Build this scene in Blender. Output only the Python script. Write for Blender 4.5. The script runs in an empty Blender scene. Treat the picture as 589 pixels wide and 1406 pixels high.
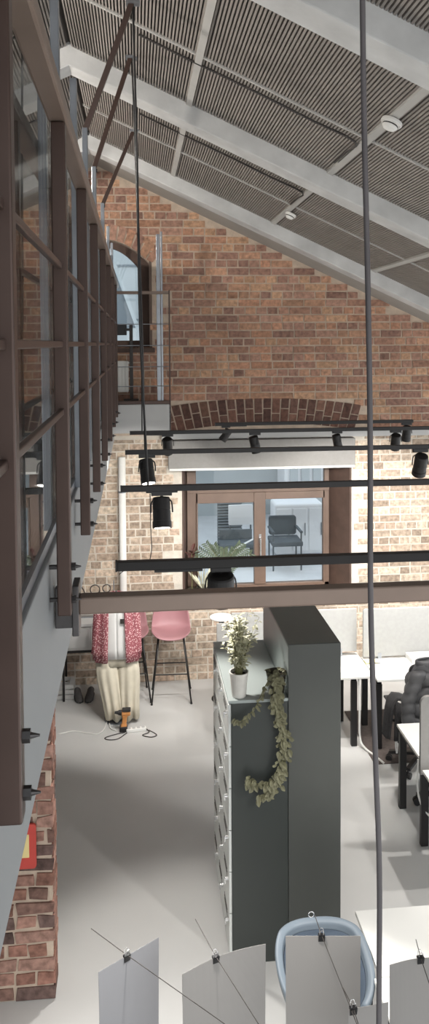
import bpy, bmesh, math, random
from mathutils import Vector, Matrix, noise as mnoise
R = random.Random(7)
SC = bpy.context.scene
COL = SC.collection
PI = math.pi
EYE = 4.1

# ------------------------------------------------------------------ helpers
def nb(): return bmesh.new()

def box(bm, x0, x1, y0, y1, z0, z1):
    v = [bm.verts.new(p) for p in ((x0,y0,z0),(x1,y0,z0),(x1,y1,z0),(x0,y1,z0),(x0,y0,z1),(x1,y0,z1),(x1,y1,z1),(x0,y1,z1))]
    return [bm.faces.new([v[i] for i in f]) for f in ((0,3,2,1),(4,5,6,7),(0,1,5,4),(1,2,6,5),(2,3,7,6),(3,0,4,7))]

def hexa(bm, pts):
    v = [bm.verts.new(p) for p in pts]
    return [bm.faces.new([v[i] for i in f]) for f in ((0,3,2,1),(4,5,6,7),(0,1,5,4),(1,2,6,5),(2,3,7,6),(3,0,4,7))]

def frame_of(d):
    d = Vector(d).normalized()
    a = Vector((0,0,1)) if abs(d.z) < .9 else Vector((1,0,0))
    u = d.cross(a).normalized(); w = d.cross(u).normalized()
    return d, u, w

def loft(bm, rings, closed=True, caps=True):
    vr = [[bm.verts.new(p) for p in r] for r in rings]
    n = len(vr[0])
    for a, b in zip(vr, vr[1:]):
        for i in range(n if closed else n-1):
            j = (i+1) % n
            bm.faces.new((a[i], a[j], b[j], b[i]))
    if caps and closed:
        bm.faces.new(list(reversed(vr[0]))); bm.faces.new(vr[-1])
    return vr

def cyl(bm, p0, p1, r0, r1=None, seg=16, caps=True):
    r1 = r0 if r1 is None else r1
    p0, p1 = Vector(p0), Vector(p1)
    d, u, w = frame_of(p1-p0)
    rg = []
    for p, r in ((p0,r0),(p1,r1)):
        rg.append([p + (u*math.cos(2*PI*i/seg) + w*math.sin(2*PI*i/seg))*r for i in range(seg)])
    loft(bm, rg, True, caps)

def bar(bm, p0, p1, w, h, up=(0,0,1)):
    """rectangular bar from p0 to p1"""
    p0, p1 = Vector(p0), Vector(p1)
    d = (p1-p0).normalized(); up = Vector(up)
    s = d.cross(up)
    if s.length < 1e-4: s = d.cross(Vector((1,0,0)))
    s.normalize(); t = s.cross(d).normalized()
    rg = [[p + s*a*w/2 + t*b*h/2 for a, b in ((-1,-1),(1,-1),(1,1),(-1,1))] for p in (p0,p1)]
    loft(bm, rg)

def smooth_path(pts, n=6):
    pts = [Vector(p) for p in pts]
    if len(pts) < 3: return pts
    out = []
    P = [pts[0]*2-pts[1]] + pts + [pts[-1]*2-pts[-2]]
    for i in range(1, len(P)-2):
        a, b, c, d = P[i-1], P[i], P[i+1], P[i+2]
        for k in range(n):
            t = k/n
            out.append(.5*((2*b)+(c-a)*t+(2*a-5*b+4*c-d)*t*t+(3*b-a-3*c+d)*t**3))
    out.append(pts[-1]); return out

def tube(bm, pts, r, seg=8, n=6, r1=None):
    pts = smooth_path(pts, n)
    rg = []; u = None
    for i, p in enumerate(pts):
        d = (pts[min(i+1,len(pts)-1)] - pts[max(i-1,0)]).normalized()
        if u is None: _, u, _ = frame_of(d)
        u = (u - d*u.dot(d)).normalized(); w = d.cross(u)
        rr = r if r1 is None else r + (r1-r)*i/(len(pts)-1)
        rg.append([p + (u*math.cos(2*PI*k/seg)+w*math.sin(2*PI*k/seg))*rr for k in range(seg)])
    loft(bm, rg)

def lathe(bm, c, prof, seg=24, mtx=None, cap0=True, cap1=True):
    c = Vector(c); rg = []
    for r, z in prof:
        ring = []
        for i in range(seg):
            v = Vector((r*math.cos(2*PI*i/seg), r*math.sin(2*PI*i/seg), z))
            if mtx is not None: v = mtx @ v
            ring.append(c+v)
        rg.append(ring)
    vr = loft(bm, rg, True, False)
    if cap0: bm.faces.new(list(reversed(vr[0])))
    if cap1: bm.faces.new(vr[-1])

def rprism(bm, x0, x1, z0, z1, y0, y1, r, seg=6, corners=(1,1,1,1)):
    """rounded plate in XZ, extruded in Y; corners bl, br, tr, tl"""
    pts = []
    for k, (cx, cz, a0) in enumerate(((x0,z0,PI),(x1,z0,1.5*PI),(x1,z1,0),(x0,z1,.5*PI))):
        if not corners[k]: pts.append((cx,cz)); continue
        sx = 1 if cx == x0 else -1; sz = 1 if cz == z0 else -1
        for i in range(seg+1):
            a = a0 + PI/2*i/seg
            pts.append((cx+sx*r+r*math.cos(a), cz+sz*r+r*math.sin(a)))
    loft(bm, [[(x,y0,z) for x,z in pts], [(x,y1,z) for x,z in pts]])

def wloc(o):
    v = Vector((0,0,0))
    while o is not None:
        v = v + o.location; o = o.parent
    return v

def obj(name, bm, m, parent=None, bevel=0, smooth=False, kind=None, solid=0, sub=0, segs=2, origin=None):
    bmesh.ops.recalc_face_normals(bm, faces=bm.faces[:])
    off = wloc(parent) if parent is not None else Vector((0,0,0))
    if origin is not None: off = Vector(origin)
    for v in bm.verts: v.co -= off
    me = bpy.data.meshes.new(name); bm.to_mesh(me); bm.free()
    if smooth:
        for p in me.polygons: p.use_smooth = True
    o = bpy.data.objects.new(name, me); COL.objects.link(o)
    if origin is not None and parent is None: o.location = Vector(origin)
    me.materials.append(m)
    if parent is not None: o.parent = parent
    if solid:
        s = o.modifiers.new('s', 'SOLIDIFY'); s.thickness = solid; s.offset = 0
    if bevel:
        b = o.modifiers.new('b', 'BEVEL'); b.width = bevel; b.segments = segs; b.limit_method = 'ANGLE'; b.angle_limit = .6
    if sub:
        s = o.modifiers.new('u', 'SUBSURF'); s.levels = sub; s.render_levels = sub
    if kind: o['kind'] = kind
    return o

def tag(o, label, cat, group=None):
    o['label'] = label; o['category'] = cat
    if group: o['group'] = group
    return o

def thing(name, label, cat, loc=(0,0,0), group=None):
    o = bpy.data.objects.new(name, None); COL.objects.link(o)
    o.location = loc; o.empty_display_size = .1
    return tag(o, label, cat, group)

def struct(name, bm, m, parent=None, **k):
    return obj(name, bm, m, parent, kind='structure' if parent is None else None, **k)

# ------------------------------------------------------------------ materials
def srgb(r, g, b):
    f = lambda c: (c/255/12.92) if c/255 <= .04045 else ((c/255+.055)/1.055)**2.4
    return (f(r), f(g), f(b), 1)

def mat(name, c, rough=.5, metal=0, var=0.0, scale=8, bump=0.0, bscale=60, emit=0, spec=.5):
    m = bpy.data.materials.new(name); m.use_nodes = True
    nt = m.node_tree; p = nt.nodes['Principled BSDF']
    p.inputs['Roughness'].default_value = rough; p.inputs['Metallic'].default_value = metal
    p.inputs['Specular IOR Level'].default_value = spec
    tc = nt.nodes.new('ShaderNodeTexCoord')
    n = nt.nodes.new('ShaderNodeTexNoise'); n.inputs['Scale'].default_value = scale; n.inputs['Detail'].default_value = 4
    nt.links.new(tc.outputs['Object'], n.inputs['Vector'])
    rp = nt.nodes.new('ShaderNodeValToRGB')
    rp.color_ramp.elements[0].position = .3; rp.color_ramp.elements[1].position = .7
    rp.color_ramp.elements[0].color = tuple(x*(1-var) for x in c[:3])+(1,)
    rp.color_ramp.elements[1].color = tuple(min(1,x*(1+var)) for x in c[:3])+(1,)
    nt.links.new(n.outputs['Fac'], rp.inputs['Fac'])
    nt.links.new(rp.outputs['Color'], p.inputs['Base Color'])
    if bump:
        n2 = nt.nodes.new('ShaderNodeTexNoise'); n2.inputs['Scale'].default_value = bscale; n2.inputs['Detail'].default_value = 3
        nt.links.new(tc.outputs['Object'], n2.inputs['Vector'])
        b = nt.nodes.new('ShaderNodeBump'); b.inputs['Strength'].default_value = bump; b.inputs['Distance'].default_value = .01
        nt.links.new(n2.outputs['Fac'], b.inputs['Height']); nt.links.new(b.outputs['Normal'], p.inputs['Normal'])
    if emit:
        p.inputs['Emission Color'].default_value = c; p.inputs['Emission Strength'].default_value = emit
    return m

def brick_mat(name):
    m = bpy.data.materials.new(name); m.use_nodes = True
    nt = m.node_tree; p = nt.nodes['Principled BSDF']; L = nt.links.new
    p.inputs['Roughness'].default_value = .88; p.inputs['Specular IOR Level'].default_value = .2
    at = nt.nodes.new('ShaderNodeAttribute'); at.attribute_name = 'tint'
    tc = nt.nodes.new('ShaderNodeTexCoord')
    n = nt.nodes.new('ShaderNodeTexNoise'); n.inputs['Scale'].default_value = 22; n.inputs['Detail'].default_value = 5
    L(tc.outputs['Object'], n.inputs['Vector'])
    mp = nt.nodes.new('ShaderNodeMapRange'); mp.inputs['From Min'].default_value = .3; mp.inputs['From Max'].default_value = .7
    mp.inputs['To Min'].default_value = .72; mp.inputs['To Max'].default_value = 1.6
    L(n.outputs['Fac'], mp.inputs['Value'])
    mx = nt.nodes.new('ShaderNodeVectorMath'); mx.operation = 'SCALE'
    L(at.outputs['Color'], mx.inputs[0]); L(mp.outputs['Result'], mx.inputs['Scale'])
    L(mx.outputs['Vector'], p.inputs['Base Color'])
    b = nt.nodes.new('ShaderNodeBump'); b.inputs['Strength'].default_value = .5; b.inputs['Distance'].default_value = .01
    L(n.outputs['Fac'], b.inputs['Height']); L(b.outputs['Normal'], p.inputs['Normal'])
    return m

def glass_mat(name, tint=(1,1,1,1), refl=1.0):
    m = bpy.data.materials.new(name); m.use_nodes = True
    nt = m.node_tree; L = nt.links.new
    for n in list(nt.nodes):
        if n.type == 'BSDF_PRINCIPLED': nt.nodes.remove(n)
    out = [n for n in nt.nodes if n.type == 'OUTPUT_MATERIAL'][0]
    tr = nt.nodes.new('ShaderNodeBsdfTransparent'); tr.inputs['Color'].default_value = tint
    gl = nt.nodes.new('ShaderNodeBsdfGlossy'); gl.inputs['Roughness'].default_value = .015
    fr = nt.nodes.new('ShaderNodeFresnel'); fr.inputs['IOR'].default_value = 1.5
    mx = nt.nodes.new('ShaderNodeMixShader')
    mu = nt.nodes.new('ShaderNodeMath'); mu.operation = 'MULTIPLY'; mu.inputs[1].default_value = refl
    L(fr.outputs['Fac'], mu.inputs[0]); L(mu.outputs['Value'], mx.inputs['Fac'])
    L(tr.outputs[0], mx.inputs[1]); L(gl.outputs[0], mx.inputs[2]); L(mx.outputs[0], out.inputs['Surface'])
    return m

def floral_mat(name):
    m = bpy.data.materials.new(name); m.use_nodes = True
    nt = m.node_tree; p = nt.nodes['Principled BSDF']; L = nt.links.new
    p.inputs['Roughness'].default_value = .85
    tc = nt.nodes.new('ShaderNodeTexCoord')
    v = nt.nodes.new('ShaderNodeTexVoronoi'); v.inputs['Scale'].default_value = 62
    L(tc.outputs['Object'], v.inputs['Vector'])
    rp = nt.nodes.new('ShaderNodeValToRGB'); e = rp.color_ramp.elements
    e[0].position = .0; e[0].color = srgb(240,225,222); e[1].position = .5; e[1].color = srgb(150,84,92)
    k = e.new(.3); k.color = srgb(225,190,190); k = e.new(.38); k.color = srgb(172,98,106)
    L(v.outputs['Distance'], rp.inputs['Fac']); L(rp.outputs['Color'], p.inputs['Base Color'])
    return m

def floor_mat(name):
    m = mat(name, (.53,.53,.52,1), .42, 0, .05, 1.3, .03, 90)
    return m

MA = {}
MA['brick'] = brick_mat('old brick')
MA['mortar'] = mat('lime mortar', srgb(196,178,160), .95, 0, .12, 14, .4, 70)
MA['mortar_lower'] = mat('pale lime mortar', srgb(205,198,186), .95, 0, .1, 14, .4, 70)
MA['floor'] = floor_mat('pale concrete floor')
MA['beam'] = mat('whitewashed timber', srgb(196,196,195), .7, 0, .16, 3.5, .15, 30)
MA['deck_back'] = mat('dark acoustic backing', srgb(62,58,55), .95, 0, .1, 8)
MA['deck_slat'] = mat('grey acoustic slat', srgb(144,137,131), .75, 0, .08, 6)
MA['strip'] = mat('light batten', srgb(178,176,172), .7, 0, .06, 5)
MA['plaster'] = mat('grey plaster', srgb(165,162,156), .9, 0, .05, 3)
MA['grey_paint'] = mat('grey painted edge beam', srgb(142,145,147), .55, 0, .04, 2)
MA['light_grey'] = mat('light grey board', srgb(188,188,187), .6, 0, .03, 3)
MA['bronze'] = mat('brown painted steel', srgb(76,60,54), .34, .45, .08, 9)
MA['bronze_light'] = mat('brown lacquered rail', srgb(126,109,98), .36, .25, .08, 6)
MA['steel'] = mat('brushed grey steel', srgb(150,154,160), .32, .75, .08, 12)
MA['bolt'] = mat('dark zinc bolt', srgb(80,78,78), .35, .8, .1, 30)
MA['glass'] = glass_mat('clear glass', (.93,.95,.95,1), .9)
MA['winglass'] = glass_mat('window glass', (.93,.96,.97,1), .8)
MA['black'] = mat('black powder coat', srgb(30,28,28), .5, .1, .1, 20)
MA['black_plastic'] = mat('black plastic', srgb(36,35,36), .5, 0, .1, 20)
MA['lens'] = mat('lit lamp lens', (1,.95,.86,1), .3, 0, 0, 5, emit=6)
MA['wood'] = mat('brown window timber', srgb(104,86,75), .5, 0, .12, 5)
MA['wood_dark'] = mat('dark brown reveal', srgb(84,66,58), .7, 0, .18, 7)
MA['green_dark'] = mat('dark green lacquered steel', srgb(56,60,58), .36, .1, .06, 2)
MA['green_end'] = mat('grey green steel panel', srgb(73,75,72), .4, .1, .06, 2)
MA['green_top'] = mat('teal grey steel top', srgb(80,92,92), .35, .1, .06, 2)
MA['door'] = mat('pale grey door', srgb(214,217,214), .4, .1, .03, 4)
MA['green_light'] = mat('pale grey green steel', srgb(160,168,166), .45, .15, .04, 3)
MA['chrome'] = mat('bright metal', srgb(215,215,215), .2, .9, .05, 10)
MA['white'] = mat('white laminate', srgb(232,232,228), .4, 0, .02, 3)
MA['white_matte'] = mat('white matte', srgb(225,224,220), .8, 0, .04, 5)
MA['screen'] = mat('grey felt', srgb(160,160,158), .9, 0, .04, 30)
MA['screen_dark'] = mat('mid grey felt', srgb(140,138,135), .9, 0, .04, 30)
MA['paper'] = mat('grey paper', srgb(148,145,142), .85, 0, .02, 2)
MA['paper_cool'] = mat('cool grey paper', srgb(141,141,144), .85, 0, .02, 2)
MA['blue'] = mat('dusty blue plastic', srgb(110,121,131), .45, 0, .05, 4)
MA['blue_in'] = mat('dark blue felt', srgb(60,72,86), .8, 0, .08, 20)
MA['pink'] = mat('dusty pink plastic', srgb(164,120,125), .5, 0, .05, 5)
MA['floral'] = floral_mat('red floral cotton')
MA['tee'] = mat('white cotton', srgb(222,222,220), .9, 0, .03, 10)
MA['linen'] = mat('beige linen', srgb(205,198,180), .9, 0, .06, 12)
MA['orange'] = mat('orange plastic', srgb(205,140,80), .45, 0, .1, 12)
MA['wire_dark'] = mat('dark wire', srgb(62,58,56), .5, .3, .05, 10)
MA['cable_near'] = mat('grey sleeved cable', srgb(86,82,84), .6, 0, .15, 5)
MA['red'] = mat('red sign', srgb(200,70,60), .5, 0, .05, 10)
MA['cream'] = mat('cream sign panel', srgb(235,215,150), .5, 0, .05, 10)
MA['leaf'] = mat('pale green leaf', srgb(86,98,78), .6, 0, .3, 25)
MA['leaf_pale'] = mat('cream green leaf', srgb(212,210,186), .6, 0, .22, 30)
MA['leaf_dark'] = mat('olive leaf', srgb(118,116,90), .6, 0, .35, 30)
MA['leaf_red'] = mat('dark red leaf', srgb(86,52,46), .55, 0, .3, 20)
MA['stem'] = mat('plant stem', srgb(110,108,72), .8, 0, .2, 30)
MA['soil'] = mat('potting soil', srgb(50,42,36), .95, 0, .3, 60)
MA['pot_white'] = mat('white glazed pot', srgb(215,212,205), .5, 0, .1, 10)
MA['pot_dark'] = mat('dark glazed pot', srgb(66,62,52), .45, 0, .3, 18)
MA['puffer'] = mat('dark grey quilted nylon', srgb(88,88,90), .5, 0, .12, 9)
MA['scarf'] = mat('charcoal wool', srgb(58,57,58), .95, 0, .15, 40)
MA['fringe'] = mat('pale fringe', srgb(205,205,205), .95, 0, .1, 40)
MA['yellow'] = mat('pale yellow paper', srgb(240,228,160), .8, 0, .03, 10)
MA['clip'] = mat('black clip steel', srgb(38,38,40), .4, .5, .05, 20)
MA['ext_blue'] = mat('pale blue facade', srgb(172,180,184), .8, 0, .05, 2)
MA['ext_dark'] = mat('slate blue cladding', srgb(122,130,136), .8, 0, .08, 2)
MA['slate'] = mat('dark slate', srgb(84,91,97), .7, 0, .1, 8)
MA['ext_white'] = mat('white exterior panel', srgb(225,228,232), .8, 0, .04, 2)
MA['ext_ground'] = mat('pale terrace paving', srgb(205,208,212), .85, 0, .06, 3)
MA['desk_shadow'] = mat('dark brown desk shadow', srgb(88,79,75), .98, 0, .15, 40, .3, 200)  # dark tone of the shade under the back desks
MA['shoe'] = mat('dark grey suede', srgb(92,90,90), .9, 0, .15, 20)

# ------------------------------------------------------------------ brickwork
UP_PAL = [(162,126,104),(170,132,109),(153,118,101),(146,113,99),(174,139,113),(158,124,108),(134,104,92),(164,124,102)]
LO_PAL = [(168,152,136),(175,159,142),(160,144,128),(180,166,149),(148,132,117),(170,150,133)]
DK_PAL = [(104,76,66),(92,68,60),(112,84,72),(86,64,58),(98,74,66)]
PR_PAL = [(136,100,88),(128,94,82),(146,112,100),(118,92,83),(98,80,75),(152,120,108)]

class Bricks:
    def __init__(self):
        self.bm = nb(); self.cl = self.bm.loops.layers.float_color.new('tint')
    def add(self, pts, pal, f=1.0):
        c = srgb(*R.choice(pal)); k = f*R.uniform(.82,1.18)
        c = (c[0]*k, c[1]*k, c[2]*k, 1)
        for fc in hexa(self.bm, pts):
            for l in fc.loops: l[self.cl] = c
    def plane(self, fmap, u0, u1, z0, z1, pal, keep, row=.094, ls=.268, hd=.134, j=.017, palz=None, rough=.003):
        r = 0; z = z0
        while z < z1-.02:
            ln = ls if r % 2 == 0 else hd
            u = u0 - R.uniform(0,.02) - (0 if r % 4 < 2 else ln/2)
            zt = min(z+row-j, z1)
            while u < u1:
                l = ln
                if R.random() < .08: l = hd if ln == ls else ls
                a, b = max(u,u0), min(u+l-j, u1)
                if b-a > .03 and keep(a,b,z,zt):
                    q = [R.uniform(-rough,rough) for _ in range(8)]
                    d = .008 + R.uniform(-.003,.004)
                    pp = palz(z) if palz else pal
                    P = lambda uu, dd, zz: fmap(uu, dd, zz)
                    self.add([P(a+q[0],d,z+q[1]),P(b+q[2],d,z+q[3]),P(b,-.03,z),P(a,-.03,z),
                              P(a+q[4],d,zt+q[5]),P(b+q[6],d,zt+q[7]),P(b,-.03,zt),P(a,-.03,zt)], pp)
                u += l
            z += row; r += 1

WY = 9.6
def roof_bottom(x, off=0):     # underside of the rafters; ridge at x=-.45
    return 5.871 - .46*x + off if x > -.45 else 5.871 + .207 - .46*(-.45-x)*1.0 + off
# openings: lower window, upper arched window
LW = (.56, 2.61, 1.0, 2.62)
UW = (-.86, .17, 4.05, 5.06, .27)    # x0,x1,sill,springing,rise
ARX, ARW, ARZ = 1.53, 1.14, 3.03       # soldier arch over lower opening
def uw_top(x):
    c = (UW[0]+UW[1])/2; h = (UW[1]-UW[0])/2
    t = max(-1, min(1, (x-c)/h)); return UW[3] + UW[4]*(1-t*t)
def arch_z(x): 
    t = (x-ARX)/ARW
    return ARZ + .10*(1-t*t)
def keep_gable(a, b, z, zt):
    for x in (a, b, (a+b)/2):
        if LW[0]-.005 < x < LW[1]+.005 and LW[2]-.01 < (z+zt)/2 < LW[3]+.02: return False
        if UW[0]-.005 < x < UW[1]+.005 and z > UW[2]-.07 and zt < uw_top(x)+.16: return False
        if abs(x-ARX) < ARW and arch_z(x)-.1 < (z+zt)/2 < arch_z(x)+.31: return False
    if zt > roof_bottom((a+b)/2)+.12: return False
    return True

# gable wall core (mortar) with openings
def gable_core():
    bm = nb(); Y0, Y1 = WY, WY+.42
    def slab(x0, x1, z0, z1): box(bm, x0, x1, Y0, Y1, z0, z1)
    slab(-4.2, LW[0], 0, 3.0); slab(LW[1], 5, 0, 3.0); slab(LW[0], LW[1], 0, LW[2]); slab(LW[0], LW[1], LW[3], 3.0)
    def col(x0, x1, z0):
        hexa(bm, [(x0,Y0,z0(x0)),(x1,Y0,z0(x1)),(x1,Y1,z0(x1)),(x0,Y1,z0(x0)),
                  (x0,Y0,roof_bottom(x0,.15)),(x1,Y0,roof_bottom(x1,.15)),(x1,Y1,roof_bottom(x1,.15)),(x0,Y1,roof_bottom(x0,.15))])
    col(-4.2, UW[0], lambda x: 3.0)
    n = 16
    for i in range(n):
        a = UW[0]+(UW[1]-UW[0])*i/n; b = UW[0]+(UW[1]-UW[0])*(i+1)/n
        col(a, b, uw_top)
    slab(UW[0], UW[1], 3.0, UW[2])
    col(UW[1], 5, lambda x: 3.0)
    return bm
core = struct('wall_back', gable_core(), MA['mortar'])
BR = Bricks()
fm = lambda u, d, z: (u, WY-d, z)
BR.plane(fm, -4.1, 4.9, 3.04, 7.8, UP_PAL, keep_gable)
# soldier arch over the lower window, arched lintel over upper window
n = 22
for i in range(n):
    t0 = -1+2*i/n; t1 = -1+2*(i+1)/n
    for k in (0, 1):
        xa, xb = ARX+ARW*t0+.006, ARX+ARW*t1-.008
        lean = .10*(t0+t1)/2
        za, zb = arch_z(xa), arch_z(xb)
        h0, h1 = ((0,.17) if i % 2 else (0,.11)) if k == 0 else ((.182,.30) if i % 2 else (.122,.30))
        if not (xa+lean > -9): continue
        f = lambda x, z, h, d: (x+lean*h/.3*.9, WY-d, z+h)
        BR.add([f(xa,za,h0,.012),f(xb,zb,h0,.012),f(xb,zb,h0,-.03),f(xa,za,h0,-.03),
                f(xa,za,h1,.012),f(xb,zb,h1,.012),f(xb,zb,h1,-.03),f(xa,za,h1,-.03)], DK_PAL)
n = 13
for i in range(n):
    xa = UW[0]-.05+(UW[1]-UW[0]+.1)*i/n+.006; xb = UW[0]-.05+(UW[1]-UW[0]+.1)*(i+1)/n-.006
    ln = .12*((xa+xb)/2-(UW[0]+UW[1])/2)/.5
    BR.add([(xa,WY-.012,uw_top(xa)+.005),(xb,WY-.012,uw_top(xb)+.005),(xb,WY+.03,uw_top(xb)),(xa,WY+.03,uw_top(xa)),
            (xa+ln,WY-.012,uw_top(xa)+.18),(xb+ln,WY-.012,uw_top(xb)+.18),(xb,WY+.03,uw_top(xb)+.18),(xa,WY+.03,uw_top(xa)+.18)], UP_PAL)
obj('bricks_upper', BR.bm, MA['brick'], core)
BL = Bricks()
BL.plane(fm, -4.1, 4.9, 0.0, 2.95, LO_PAL, keep_gable)
obj('bricks_lower', BL.bm, MA['brick'], core)
# render coat of the lower storey (mortar plane a hair in front of the core)
bm = nb()
for x0,x1,z0,z1 in ((-4.2,LW[0],0,3.0),(LW[1],5,0,3.0),(LW[0],LW[1],0,LW[2]),(LW[0],LW[1],LW[3],3.0)): box(bm, x0,x1,WY-.003,WY+.02,z0,z1)
obj('pointing', bm, MA['mortar_lower'], core)
bm = nb(); box(bm, .30, 5, WY-.09, WY-.001, 2.955, 3.03)
struct('trim_1', bm, MA['light_grey'], bevel=.006)

# ------------------------------------------------------------------ floor, left wall
bm = nb(); box(bm, -4.2, 5, -1.5, WY+.1, -.12, 0); struct('floor', bm, MA['floor'])
bm = nb(); box(bm, -4.35, -4.2, -1.5, WY+.42, 0, 4.6); struct('wall_left', bm, MA['plaster'])

# ------------------------------------------------------------------ roof: deck panels, rafters, battens
def roof_pt(x, y, off): return (x, y, roof_bottom(x, off))
XR, XL = -.45, -4.3
BAYS = [(-1.3,.95),(1.17,3.40),(3.62,5.85),(6.07,8.30),(8.53,9.6)]
XE = 5.0
PITCH = .0195
bm = nb()
for xa, xb in ((XR, XE), (XL, XR+1e-6)):
    xa2, xb2 = xa+(1e-5 if xa==XR else 0), xb-(2e-5 if xb!=XE else 0)
    pts = []
    for off in (.163, .30):
        pts += [roof_pt(xa2,-1.5,off), roof_pt(xb2,-1.5,off), roof_pt(xb2,WY+.42,off), roof_pt(xa2,WY+.42,off)]
    hexa(bm, pts)
ceil = struct('ceiling', bm, MA['deck_back'])
for k, (y0, y1) in enumerate(BAYS[:4]):
    bm = nb()
    for side in (0, 1):
        x = XR+.02 if side == 0 else XL
        xe = XE if side == 0 else XR-.02
        while x < xe:
            a, b = x, x+PITCH*.52
            hexa(bm, [roof_pt(a,y0,.14),roof_pt(b,y0,.14),roof_pt(b,y1,.14),roof_pt(a,y1,.14),
                      roof_pt(a,y0,.162),roof_pt(b,y0,.162),roof_pt(b,y1,.162),roof_pt(a,y1,.162)])
            x += PITCH
    obj('slat_panel', bm, MA['deck_slat'], ceil)
bm = nb()
hexa(bm, [roof_pt(XR+1e-4,8.53,.12),roof_pt(XE,8.53,.12),roof_pt(XE,WY,.12),roof_pt(XR+1e-4,WY,.12)]+
         [roof_pt(XR+1e-4,8.53,.17),roof_pt(XE,8.53,.17),roof_pt(XE,WY,.17),roof_pt(XR+1e-4,WY,.17)])
hexa(bm, [roof_pt(XL,8.53,.12),roof_pt(XR,8.53,.12),roof_pt(XR,WY,.12),roof_pt(XL,WY,.12)]+
         [roof_pt(XL,8.53,.17),roof_pt(XR,8.53,.17),roof_pt(XR,WY,.17),roof_pt(XL,WY,.17)])
obj('plaster_strip', bm, MA['plaster'], ceil)
# battens along the depth and across mid bay
for x in (.40, 1.435, 2.51):
    for y0, y1 in BAYS[1:4]:
        bm = nb(); w = .02
        hexa(bm, [roof_pt(x-w,y0,.126),roof_pt(x+w,y0,.126),roof_pt(x+w,y1,.126),roof_pt(x-w,y1,.126),
                  roof_pt(x-w,y0,.15),roof_pt(x+w,y0,.15),roof_pt(x+w,y1,.15),roof_pt(x-w,y1,.15)])
        obj('batten', bm, MA['strip'], ceil)
for y in (2.28, 4.87, 7.25):
    bm = nb(); w = .009
    hexa(bm, [roof_pt(XR+.01,y-w,.130),roof_pt(XE,y-w,.130),roof_pt(XE,y+w,.130),roof_pt(XR+.01,y+w,.130),
              roof_pt(XR+.01,y-w,.15),roof_pt(XE,y-w,.15),roof_pt(XE,y+w,.15),roof_pt(XR+.01,y+w,.15)])
    obj('cross_batten', bm, MA['strip'], ceil)
# rafters
for i, (y0, y1) in enumerate(((.95,1.17),(3.40,3.62),(5.85,6.07),(8.30,8.53))):
    bm = nb()
    xs = [XR, 1, 2.2, 3.4, XE]
    for a, b in zip(xs, xs[1:]):
        a2 = a if a > XR else XR+1e-5
        hexa(bm, [roof_pt(a2,y0,0),roof_pt(b,y0,0),roof_pt(b,y1,0),roof_pt(a2,y1,0),roof_pt(a2,y0,.17),roof_pt(b,y0,.17),roof_pt(b,y1,.17),roof_pt(a2,y1,.17)])
    hexa(bm, [roof_pt(XL,y0,0),roof_pt(XR,y0,0),roof_pt(XR,y1,0),roof_pt(XL,y1,0),roof_pt(XL,y0,.17),roof_pt(XR,y0,.17),roof_pt(XR,y1,.17),roof_pt(XL,y1,.17)])
    bmesh.ops.remove_doubles(bm, verts=bm.verts[:], dist=.0005)
    struct('ceiling_beam', bm, MA['beam'], bevel=.008)

# ceiling cables, detectors
def ceil_cable(y, x0, x1, label):
    bm = nb()
    tube(bm, [(x0+(x1-x0)*t, y+.006*math.sin(9*t), roof_bottom(x0+(x1-x0)*t,.128)) for t in (0,.2,.4,.6,.8,1)] + [(x1+.004, y+.25, roof_bottom(x1,.122)), (x1+.004, y+.55, roof_bottom(x1,.122))], .007, 6, 3)
    tag(obj('ceiling_cable', bm, MA['wire_dark']), label, 'cable')
ceil_cable(4.985, .04, 1.39, 'thin dark cable under the slatted ceiling between the two nearest white beams')
ceil_cable(6.65, .05, 1.40, 'thin dark cable under the slatted ceiling between the middle and farthest white beams')
def detector(x, y, off, r, label):
    z = roof_bottom(x, off); t = thing('smoke_detector', label, 'smoke detector', (x,y,z))
    rot = Matrix.Rotation(math.atan(.46), 3, 'Y')
    bm = nb(); lathe(bm, (x,y,z), [(r*.98,0),(r,-.012),(r*.95,-.02)], 28, rot); obj('base', bm, MA['white_matte'], t, smooth=False)
    bm = nb(); lathe(bm, (x,y,z), [(r*.72,-.02),(r*.72,-.036),(r*.55,-.048),(r*.2,-.052)], 28, rot); obj('sensor_head', bm, MA['white_matte'], t)
    bm = nb(); lathe(bm, (x,y,z), [(r*.735,-.024),(r*.735,-.031)], 28, rot); obj('vent_ring', bm, MA['black_plastic'], t)
detector(1.435, 4.40, .12, .062, 'round white smoke detector on the nearer ceiling panel, nearest the hanging cable')
detector(1.47, 7.50, .12, .055, 'small white smoke detector on the farther ceiling panel beside the middle beam')

# ------------------------------------------------------------------ mezzanine slab, edge beam, balcony end
FZ0, FZ1, FX = 2.945, 3.45, -.265
bm = nb(); box(bm, -4.2, FX, -1.4, WY, FZ0, FZ1); struct('floor_mezzanine', bm, MA['grey_paint'], bevel=.006)
bm = nb(); box(bm, FX-.02, .392, 9.05, WY-.012, 3.09, 3.415); struct('floor_balcony', bm, MA['light_grey'], bevel=.006)
# brick pier
pc = nb(); box(pc, -3.0, -.552, 4.935, 5.15, 0, FZ0-.001); pier = struct('column_brick', pc, MA['mortar'])
BP = Bricks()
BP.plane(lambda u,d,z: (u, 4.932-d*.8, z), -2.2, -.541, .01, FZ0-.02, PR_PAL, lambda *a: True, row=.091, ls=.262, hd=.131, j=.019, rough=.009)
BP.plane(lambda u,d,z: (-.548+d*.8, u, z), 4.935, 5.155, .01, FZ0-.02, PR_PAL, lambda *a: True, row=.091, ls=.21, hd=.104, j=.019, rough=.006)
obj('bricks', BP.bm, MA['brick'], pier)
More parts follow.
